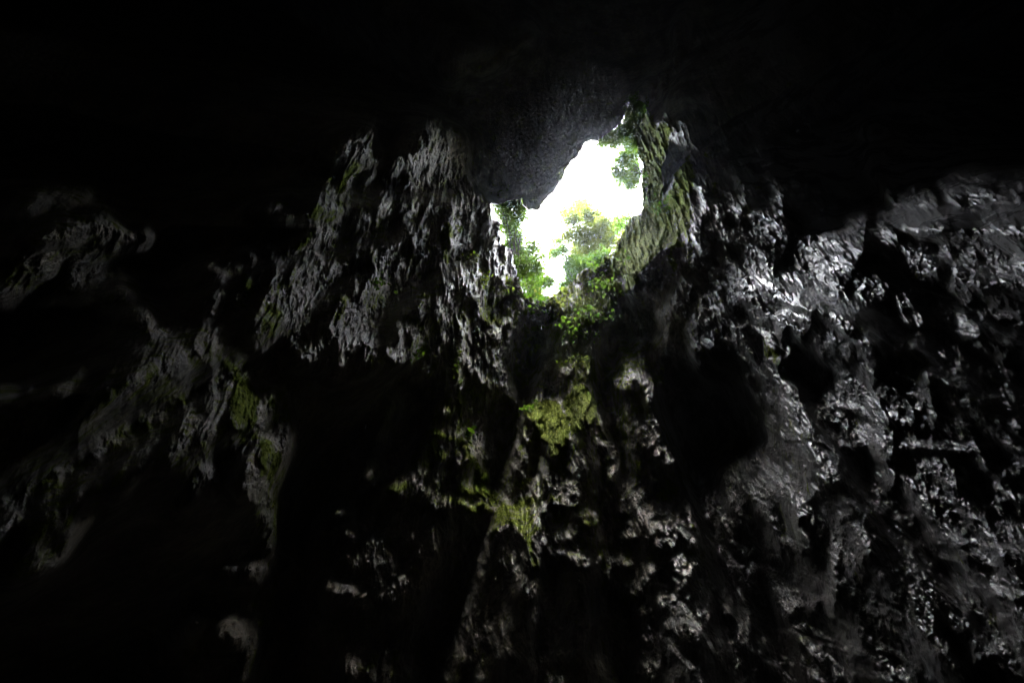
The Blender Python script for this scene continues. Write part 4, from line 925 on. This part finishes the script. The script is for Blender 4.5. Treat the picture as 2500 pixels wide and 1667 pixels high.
# outcrops that stand clear of the walls: (name, category, label, outline in the survey)
OUTCROPS = [
 ('rock_spire', 'rock', 'tall pale grey rock spire leaning up to the left of the cave opening', 'L', (1340,90, 1440,110, 1450,200, 1530,170, 1540,420, 1480,600, 1410,640, 1380,800, 1290,880, 1200,860, 1120,760, 1090,420, 1180,300, 1290,180)),
 ('rock_buttress', 'rock', 'fluted grey rock buttress with jagged top along the left rim of the opening', 'L', (1545,440, 1575,530, 1610,530, 1680,590, 1705,690, 1745,715, 1760,860, 1825,865, 1870,1085, 1790,1170, 1640,1100, 1450,1080, 1400,960, 1430,650)),
 ('moss_curtain', 'rock', 'yellow-green moss covered rock curtain hanging down the right rim of the opening', 'F', (785,480, 905,290, 960,380, 1060,400, 1140,470, 1070,730, 1030,860, 1040,1150, 1110,1290, 1190,1420, 1190,1568, 980,1800, 800,1950, 660,1880, 500,1850, 430,1900, 640,1520, 860,1190, 850,900)),
 ('rock_fang', 'rock', 'narrow bright white rock fang just right of the moss curtain top', 'A', (190,30, 250,-20, 290,60, 310,260, 280,265)),
 ('rock_cone', 'rock', 'pointed cone of grey rock with moss down its left side, right of the opening', 'A', (325,270, 360,340, 500,500, 500,640, 450,720, 500,800, 480,900, 400,1020, 430,1200, 470,1350, 340,1330, 200,1200, 90,1000, 80,760)),
 ('mossy_outcrop', 'rock', 'round-topped mossy outcrop in the middle of the far wall below the opening', 'M', (940,460, 1070,390, 1160,420, 1195,520, 1190,650, 1170,700, 1100,690, 980,640)),
 ('mossy_outcrop', 'rock', 'steep mossy outcrop with wavy ripples, right beside the round-topped one', 'M', (1195,380, 1240,290, 1300,290, 1345,380, 1390,420, 1345,490, 1260,550, 1215,560, 1197,500)),
 ('rock_ledge', 'rock', 'star-shaped mossy rock ledge low on the far wall with arms running down', 'M', (610,880, 700,870, 800,930, 880,960, 950,905, 1010,910, 1020,1020, 1060,1090, 1010,1150, 1040,1320, 1000,1300, 930,1130, 770,1145, 800,1040, 680,1020, 540,970, 560,935, 680,950)),
 ('rock_ledge', 'rock', 'arched grey rock ledge with glossy crest just right of the mossy star-shaped ledge', 'M', (1025,900, 1060,830, 1115,800, 1170,800, 1250,880, 1300,1000, 1390,1060, 1360,1110, 1240,1030, 1180,970, 1080,970, 1035,1030)),
 ('rock_pillar', 'rock', 'tall knobbly rock pillar with yellow moss standing in the dark lower left', 'J', (1250,-20, 1480,-10, 1560,180, 1530,420, 1470,530, 1510,620, 1470,880, 1490,1050, 1400,1400, 1330,1567, 1280,1567, 1400,1000, 1340,640, 1290,380)),
 ('rock_slab', 'rock', 'brightest wet rock slab of the right wall, smooth and streaked', 'C', (1130,30, 1200,-60, 1400,-120, 1540,-100, 1520,140, 1400,440, 1300,350, 1180,180, 1070,120)),
 ('rock_slab', 'rock', 'broad wet cracked rock slab on the right wall, tapering to a point below', 'C', (470,20, 620,-30, 780,30, 760,160, 880,150, 1060,230, 1060,380, 1140,490, 1120,720, 1000,910, 880,1120, 770,1200, 680,1080, 560,640, 300,580, 300,200, 470,160)),
 ('rock_slab', 'rock', 'wet leaf-shaped rock slab split by thin dark cracks, low on the right wall', 'R', (1240,40, 1320,60, 1400,250, 1440,450, 1350,570, 1270,450, 1180,350, 1110,300, 1190,60)),
]
for nm, cat, label, crop, pl in OUTCROPS:
    ox, oy, sc_ = CROPS[crop]
    pg = np.array(pl, float).reshape(-1, 2) / sc_ + (ox, oy)
    cand = np.where(~taken & (fpx > pg[:, 0].min()) & (fpx < pg[:, 0].max()) & (fpy > pg[:, 1].min()) & (fpy < pg[:, 1].max()))[0]
    sel = cand[inside(pg, fpx[cand], fpy[cand])]
    taken[sel] = True
    o = mesh_np(nm, V, q[sel], ROCK, attrs)
    o['label'] = label; o['category'] = cat
rest = ~taken
floor_f = rest & (mid[:, 2] < 1.2)
roof_f = rest & ~floor_f & ((fpy < 560) & (samp(blur(T, 30), fpx, fpy) < 0.02))
left_f = rest & ~floor_f & ~roof_f & (mid[:, 0] < -9)
right_f = rest & ~floor_f & ~roof_f & (mid[:, 0] > 9)
far_f = rest & ~(floor_f | roof_f | left_f | right_f)
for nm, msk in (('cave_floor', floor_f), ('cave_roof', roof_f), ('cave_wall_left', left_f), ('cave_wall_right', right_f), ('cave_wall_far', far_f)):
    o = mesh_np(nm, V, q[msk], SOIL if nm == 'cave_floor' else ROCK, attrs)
    o['kind'] = 'structure'

# hilltop: the ground outside, from the lip of the opening outwards
def flat_mat(name, col, rough=0.9):
    m, n, N, Lk = mat(name); out = N('ShaderNodeOutputMaterial'); b = N('ShaderNodeBsdfPrincipled')
    t = N('ShaderNodeTexNoise'); t.inputs['Scale'].default_value = 2.0; t.inputs['Detail'].default_value = 6
    mx = N('ShaderNodeMixRGB'); mx.inputs['Color1'].default_value = (*[c * 0.6 for c in col], 1); mx.inputs['Color2'].default_value = (*[c * 1.4 for c in col], 1)
    Lk(t.outputs['Fac'], mx.inputs['Fac']); Lk(mx.outputs[0], b.inputs['Base Color']); b.inputs['Roughness'].default_value = rough
    Lk(b.outputs[0], out.inputs['Surface']); return m

def at(px, py, r):
    return raydir(np.array(float(px)), np.array(float(py))) * r + EYE
def surf_r(px, py):
    return float(surface(raydir(np.array([float(px)]), np.array([float(py)])))[0][0])

cen = np.array([1415.0, 500.0]); hv, hf = [], []
RINGS = [(1.015, 1.02, 0), (1.06, 1.05, 0.5), (1.3, 1.08, 1.5), (1.9, 1.12, 3), (2.8, 1.2, 5), (4.5, 1.35, 6)]
for k, (sc_, rm_, up_) in enumerate(RINGS):
    pp = cen + (HOLE - cen) * sc_
    dk = raydir(pp[:, 0], pp[:, 1]); rk = np.maximum(base_r(dk), surface(dk)[0]) + (0.5 if k == 0 else 2.0)
    for p in dk * (rk * rm_)[:, None] + EYE + np.array([0, 0, up_]): hv.append(p)
nr = len(HOLE); NRING = len(RINGS)
for k in range(NRING - 1):
    for i in range(nr):
        a, b = k * nr + i, k * nr + (i + 1) % nr
        hf.append((a, b, b + nr, a + nr))
LITTER = flat_mat('forest_soil', (0.06, 0.05, 0.03))
hill = mesh_np('hilltop', np.array(hv), np.array(hf), LITTER); hill['kind'] = 'structure'

# ------------------------------------------------------------------ plants
def leaf_mat(name, c1, c2):
    m, n, N, Lk = mat(name); out = N('ShaderNodeOutputMaterial')
    t = N('ShaderNodeTexNoise'); t.inputs['Scale'].default_value = 0.9; t.inputs['Detail'].default_value = 5
    tc = N('ShaderNodeTexCoord'); Lk(tc.outputs['Object'], t.inputs['Vector'])
    mx = N('ShaderNodeValToRGB'); e = mx.color_ramp.elements
    e[0].position = 0.35; e[0].color = (*c1, 1); e[1].position = 0.65; e[1].color = (*c2, 1); Lk(t.outputs['Fac'], mx.inputs['Fac'])
    b = N('ShaderNodeBsdfPrincipled'); b.inputs['Roughness'].default_value = 0.5; b.inputs['Specular IOR Level'].default_value = 0.12; Lk(mx.outputs[0], b.inputs['Base Color'])
    tr = N('ShaderNodeBsdfTranslucent'); Lk(mx.outputs[0], tr.inputs['Color'])
    ms = N('ShaderNodeMixShader'); ms.inputs[0].default_value = 0.75
    Lk(b.outputs[0], ms.inputs[1]); Lk(tr.outputs[0], ms.inputs[2]); Lk(ms.outputs[0], out.inputs['Surface']); return m
LEAF = [leaf_mat('leaf_green', (0.062, 0.130, 0.006), (0.115, 0.200, 0.014)),
        leaf_mat('leaf_yellow_green', (0.095, 0.140, 0.010), (0.170, 0.210, 0.022)),
        leaf_mat('leaf_deep_green', (0.042, 0.100, 0.005), (0.085, 0.160, 0.012))]
BARK = flat_mat('bark', (0.05, 0.04, 0.03))

def leaves(cs, n_per, size, rs):
    size = size * 1.3
    """leaf-sized faces through a set of (centre, radius) clumps"""
    vs, fs = [], []
    for c, r in cs:
        n = max(10, int(6.5 * n_per * (r / 1.0) ** 2))
        p = rs.normal(size=(n, 3)); p /= np.linalg.norm(p, axis=1, keepdims=True)
        p = c + p * (r * rs.uniform(0.15, 1.0, (n, 1)) ** 0.6) * (1, 1, 0.8)
        # leaves sit in twig-sized bunches
        k = rs.randint(0, max(1, n // 5), n); p = p[k] + rs.normal(size=(n, 3)) * size * 1.1
        a = rs.normal(size=(n, 3)); a /= np.linalg.norm(a, axis=1, keepdims=True)
        b = np.cross(a, rs.normal(size=(n, 3))); b /= np.linalg.norm(b, axis=1, keepdims=True)
        s = size * rs.uniform(0.6, 1.3, (n, 1)); m = np.cross(a, b) * s * 0.18
        q4 = np.stack([p - a * s * 0.5, p + b * s * 0.27 + m, p + a * s * 0.5, p - b * s * 0.27 + m], 1)
        base = sum(len(x) for x in vs)
        vs.append(q4.reshape(-1, 3)); fs.append(base + np.arange(n * 4).reshape(n, 4))
    return np.concatenate(vs), np.concatenate(fs)

def tubes(paths, sides=6):
    vs, fs = [], []
    for pts, r0, r1 in paths:
        pts = [np.array(p, float) for p in pts]; n = len(pts); b0 = len(vs)
        for i, p in enumerate(pts):
            t = pts[min(i + 1, n - 1)] - pts[max(i - 1, 0)]; t /= np.linalg.norm(t) + 1e-9
            u = np.cross(t, (0.3, 0.1, 1) if abs(t[2]) < 0.9 else (1, 0, 0)); u /= np.linalg.norm(u); v = np.cross(t, u)
            r = r0 + (r1 - r0) * i / (n - 1)
            for k in range(sides):
                an = 2 * math.pi * k / sides; vs.append(p + (u * math.cos(an) + v * math.sin(an)) * r)
        for i in range(n - 1):
            for k in range(sides):
                a = b0 + i * sides + k; b = b0 + i * sides + (k + 1) % sides
                fs.append((a, b, b + sides, a + sides))
    return np.array(vs), np.array(fs)

def limb(a, b, rs, n=6, wob=0.10):
    L = np.linalg.norm(b - a); out = []
    for i in range(n):
        f = i / (n - 1); p = a + (b - a) * f
        if 0 < i < n - 1: p = p + rs.normal(size=3) * wob * L * 0.3
        out.append(p)
    return out

def root(name, label, cat, loc, group=None):
    o = bpy.data.objects.new(name, None); o.location = Vector(loc); C.objects.link(o)
    o['label'] = label; o['category'] = cat
    if group: o['group'] = group
    return o
def part(o, parent):
    o.parent = parent; o.matrix_parent_inverse = Matrix.Translation(-parent.location); return o

def tree(label, group, base, clumps, depth, seed, dens=120, size=0.26, lm=0, trunk_r=0.16, forks=None):
    rs = np.random.RandomState(seed)
    cs = [(at(x, y, depth + rs.uniform(-1.5, 1.5)), rp / FPX * depth) for x, y, rp in clumps]
    b = at(base[0], base[1], base[2])
    t = root('tree', label, 'tree', b, group)
    v, f = leaves(cs, dens, size, rs); cr_ = mesh_np('crown', v, f, LEAF[lm], smooth=False); part(cr_, t)
    cen = sum(c for c, r in cs) / len(cs)
    fork = b + (cen - b) * 0.45
    paths = [(limb(b, fork, rs), trunk_r, trunk_r * 0.6)]
    for c, r in cs:
        paths.append((limb(fork, c, rs, 6, 0.14), trunk_r * 0.4, trunk_r * 0.08))
        for k in range(3):
            e = c + rs.normal(size=3) * r * 0.6
            paths.append((limb(c + (fork - c) * 0.25, e, rs, 4, 0.1), trunk_r * 0.16, trunk_r * 0.04))
    v, f = tubes(paths); part(mesh_np('trunk', v, f, BARK), t)
    return t

TG = 'trees growing around the cave opening'
tree('leafy green tree leaning over the left rim, beside the jagged rock buttress', TG, (1275, 770, 62),
     [(1222,488,14),(1218,505,12),(1235,512,16),(1250,492,22),(1270,505,20),(1235,525,18),(1262,530,20),(1243,550,24),(1258,578,24),(1246,605,20),(1272,625,26),(1268,655,30),(1292,640,18),(1292,683,28),(1312,655,16),(1300,712,22),(1300,600,14),(1318,625,12),(1238,480,14),(1262,484,12)], 63, 11, 150, 0.24, 0)
tree('tall bright yellow-green tree in the middle of the opening', TG, (1430, 760, 78),
     [(1360,590,12),(1350,620,12),(1520,545,14),(1535,530,10),(1395,535,22),(1425,520,22),(1450,535,26),(1475,550,24),(1500,560,16),(1385,575,16),(1420,575,28),(1455,580,28),(1488,592,24),(1410,615,22),(1445,620,30)], 76, 12, 105, 0.27, 1)
tree('thin pale treetop rising highest in the middle of the opening', TG, (1420, 700, 90),
     [(1405,500,24),(1430,498,20),(1375,522,18)], 88, 19, 60, 0.27, 1, 0.10)
tree('dense low green tree at the foot of the opening, right of the two sky gaps', TG, (1420, 790, 68),
     [(1395,650,26),(1425,655,28),(1455,645,24),(1400,685,22),(1375,700,16),(1430,685,20),(1480,630,18),(1372,610,14),(1352,620,10)], 70, 13, 150, 0.24, 2)
tree('low dark green tree filling the bottom notch of the opening', TG, (1330, 800, 66),
     [(1315,690,16),(1340,690,12),(1318,735,16),(1300,740,16),(1345,735,10),(1375,725,14),(1395,715,12),(1320,668,10)], 67, 14, 230, 0.24, 2)
tree('small bare-twigged tree on the right rim at the end of the moss curtain', TG, (1560, 600, 66),
     [(1512,548,13),(1500,528,9),(1530,540,8),(1522,570,10)], 65, 15, 80, 0.22, 2, 0.08)
tree('tree with hanging foliage at the top right corner of the opening', TG, (1600, 260, 66),
     [(1550,262,15),(1565,275,14),(1540,275,12),(1548,300,16),(1535,318,18),(1555,330,14),(1520,322,13),(1500,333,10),(1480,338,14),(1535,345,14),(1470,345,10),(1548,350,10),(1553,256,13),(1562,262,12),(1545,285,14),(1500,345,12),(1490,328,10)], 63, 16, 330, 0.22, 0)
tree('sparse drooping tree hanging in front of the moss curtain on the right side', TG, (1610, 420, 70),
     [(1525,378,12),(1510,395,10),(1505,420,13),(1525,425,12),(1545,405,13),(1552,430,12),(1545,448,12),(1515,440,9),(1548,380,10),(1530,400,10),(1535,455,9),(1548,365,12),(1550,418,11),(1538,440,12)], 69, 17, 220, 0.22, 0)
tree('tiny twig with a tuft of leaves alone against the white sky', TG, (1560, 345, 72),
     [(1455,400,11),(1460,412,7)], 71, 18, 70, 0.2, 2, 0.05)

def plant(label, group, px, py, n, spread, size, seed, lm=0, name='plant', cat='plant'):
    rs = np.random.RandomState(seed)
    r = surf_r(px, py); b = at(px, py, r + 0.1); c = at(px, py, r - 0.5)
    t = root(name, label, cat, b, group)
    # leaf sprays on short arching stems
    vs, fs, pth = [], [], []
    up = np.array([0, 0, 1.0]); tow = (EYE - c) / np.linalg.norm(EYE - c)
    for k in range(n):
        e = c + (rs.normal(size=3) * (1, 1, 0.8)) * spread + tow * rs.uniform(0, 0.4)
        pth.append((limb(b, e, rs, 4, 0.15), 0.02, 0.01))
        m = rs.randint(4, 8)
        for j in range(m):
            p = e + rs.normal(size=3) * size * 0.7
            a = rs.normal(size=3) + tow * 0.2 - up * 0.3; a /= np.linalg.norm(a)
            nn = rs.normal(size=3) * 0.6 + tow * 0.7 + up * 0.5; bb = np.cross(nn, a); bb /= np.linalg.norm(bb)
            s = size * rs.uniform(0.6, 1.2); i0 = len(vs)
            mdir = np.cross(a, bb) * s * 0.12
            for fa, fb in ((-.5, 0), (-.2, .3), (.15, .3), (.5, 0), (.15, -.3), (-.2, -.3)):
                vs.append(p + a * s * fa + bb * s * fb + mdir * (1 if fb else 0))
            fs += [(i0, i0 + 1, i0 + 4, i0 + 5), (i0 + 1, i0 + 2, i0 + 3, i0 + 4)]
    part(mesh_np('leaves', np.array(vs), np.array(fs), LEAF[lm], smooth=False), t)
    v, f = tubes(pth, 4); part(mesh_np('stem', v, f, BARK), t)

PG = 'leafy plants growing on the cave rock'
for i, (px, py, n, sp, sz, lm, lb) in enumerate([
    (1330,750,12,.7,.42,0,'broad-leaved plant at the lowest point of the opening, left of the moss ridge'),
    (1345,738,8,.5,.4,1,'bright broad-leaved plant directly under the lowest sky gap'),
    (1304,722,12,.6,.36,2,'dark green plant on the rim beside the foot of the jagged buttress'),
    (1289,700,10,.5,.34,0,'green plant tucked behind the foot of the jagged buttress'),
    (1388,738,7,.35,.55,1,'plant with one large pale leaf on the small moss ridge'),
    (1357,765,11,.7,.36,0,'leafy plant spreading below the small moss ridge'),
    (1401,777,11,.7,.34,2,'dark leafy plant on shaded rock under the large pale leaf'),
    (1414,803,12,.5,.42,0,'lowest bright clump of round leaves below the opening'),
    (1432,765,9,.7,.34,2,'thin trailing plant between the round-leaved clump and the moss curtain'),
    (1465,775,8,.6,.34,2,'sparse plant with glinting wet leaves under the moss curtain'),
    (1472,705,14,.7,.40,0,'large leafy plant on the rock just below the moss curtain'),
    (1495,715,12,.6,.38,0,'leafy plant at the right end of the ledge below the moss curtain'),
    (1470,670,7,.4,.5,0,'plant with flat horizontal leaves on the lower edge of the moss curtain'),
    (1532,668,9,.6,.32,0,'leafy plant on the lower tail of the moss curtain'),
    (1512,600,12,.8,.32,1,'leafy plant growing in the middle of the moss curtain slope'),
    (1448,640,9,.5,.34,0,'leafy plant on the rim where the moss curtain begins'),
    (1592,455,10,.6,.34,2,'green plant rooted halfway up the hanging moss curtain'),
    (1616,508,9,.5,.34,2,'green plant in the notch between moss curtain and pointed cone'),
    (1380,425,5,.35,.25,1,'small plant on the dark roof lip at the left of the sky'),
    (1120,548,6,.4,.3,1,'small fern on the ledge left of the jagged buttress'),
    (1146,634,7,.4,.3,1,'small fern on grey rock below the jagged buttress'),
    (1184,690,8,.5,.32,1,'fern at the base of the jagged buttress'),
    (1236,712,8,.5,.3,1,'fern on the mossy knob under the buttress'),
    (923,688,7,.35,.3,0,'lone bright fern on the left wall far from the opening'),
    (1104,888,7,.5,.3,1,'fern hanging from the overhang lip in the middle left'),
    (1015,861,5,.3,.3,0,'tiny fern at the left end of the overhang lip'),
    (1145,1063,7,.35,.5,0,'single bright green plant with long leaves low on the far wall'),
    (1400,893,9,.6,.3,1,'plants trailing above the rippled mossy outcrop'),
    (1288,996,6,.35,.3,0,'small plant at the left shoulder of the round-topped outcrop'),
    (825,470-30,8,.9,.25,1,'mossy tuft plant high on the left wall beside the dark hollow')]):
    plant(lb, PG, px, py, n, sp, sz, 100 + i, lm)

# two drops falling from the roof
WATER = mat('water')
_m, _n, _N, _L = WATER
_o = _N('ShaderNodeOutputMaterial'); _b = _N('ShaderNodeBsdfPrincipled'); _b.inputs['Base Color'].default_value = (.9, .95, 1, 1)
_b.inputs['Roughness'].default_value = 0.05; _L(_b.outputs[0], _o.inputs['Surface'])
for px, py, r, lb in ((1322, 800, 44, 'falling water drop glinting in the dark cleft below the opening'), (893, 1041, 40, 'falling water drop glinting in the black hollow left of centre')):
    c = at(px, py, r); vs, fs = [], []
    for i in range(9):
        f = i / 8; rad_ = 0.045 * math.sin(math.pi * min(f * 1.0, 1)) ** 0.8 * (1.1 - 0.6 * f) + 1e-4
        for k in range(8):
            a = k * math.pi / 4; vs.append(c + (math.cos(a) * rad_, math.sin(a) * rad_, (f - 0.5) * 0.42))
    for i in range(8):
        for k in range(8):
            fs.append((i * 8 + k, i * 8 + (k + 1) % 8, i * 8 + 8 + (k + 1) % 8, i * 8 + 8 + k))
    o = mesh_np('water_drop', np.array(vs), np.array(fs), _m); o['label'] = lb; o['category'] = 'drop'; o['group'] = 'falling drops'

# portal: tells the renderer where the daylight comes in (gives off nothing itself)
hp = raydir(HOLE[:, 0], HOLE[:, 1]) ; hp = hp * (56.0) + EYE
hc = raydir(np.array(1400.), np.array(480.)) * 60 + EYE
pd = bpy.data.lights.new('skylight_portal', 'AREA'); pd.shape = 'RECTANGLE'; pd.size = 34; pd.size_y = 46
pd.cycles.is_portal = True
po = bpy.data.objects.new('skylight_portal', pd); C.objects.link(po)
po.location = Vector(hc)

# faint cave air volume, added for the glow round the opening
hz = bpy.data.meshes.new('glow_haze'); x0, x1, y0, y1, z0, z1 = -140, 140, -60, 160, -1.5, 110
hz.from_pydata([(x, y, z) for z in (z0, z1) for y in (y0, y1) for x in (x0, x1)], [], [(0, 2, 3, 1), (4, 5, 7, 6), (0, 1, 5, 4), (2, 6, 7, 3), (0, 4, 6, 2), (1, 3, 7, 5)])
hm = bpy.data.materials.new('glow_mist'); hm.use_nodes = True; hn = hm.node_tree; hn.nodes.clear()
ho = hn.nodes.new('ShaderNodeOutputMaterial'); hv_ = hn.nodes.new('ShaderNodeVolumePrincipled')
hv_.inputs['Color'].default_value = (0.85, 0.92, 1.0, 1); hv_.inputs['Density'].default_value = 0.00045; hv_.inputs['Anisotropy'].default_value = 0.93
hn.links.new(hv_.outputs[0], ho.inputs['Volume']); hz.materials.append(hm)
hob = bpy.data.objects.new('glow_haze', hz); C.objects.link(hob); hob['kind'] = 'stuff'
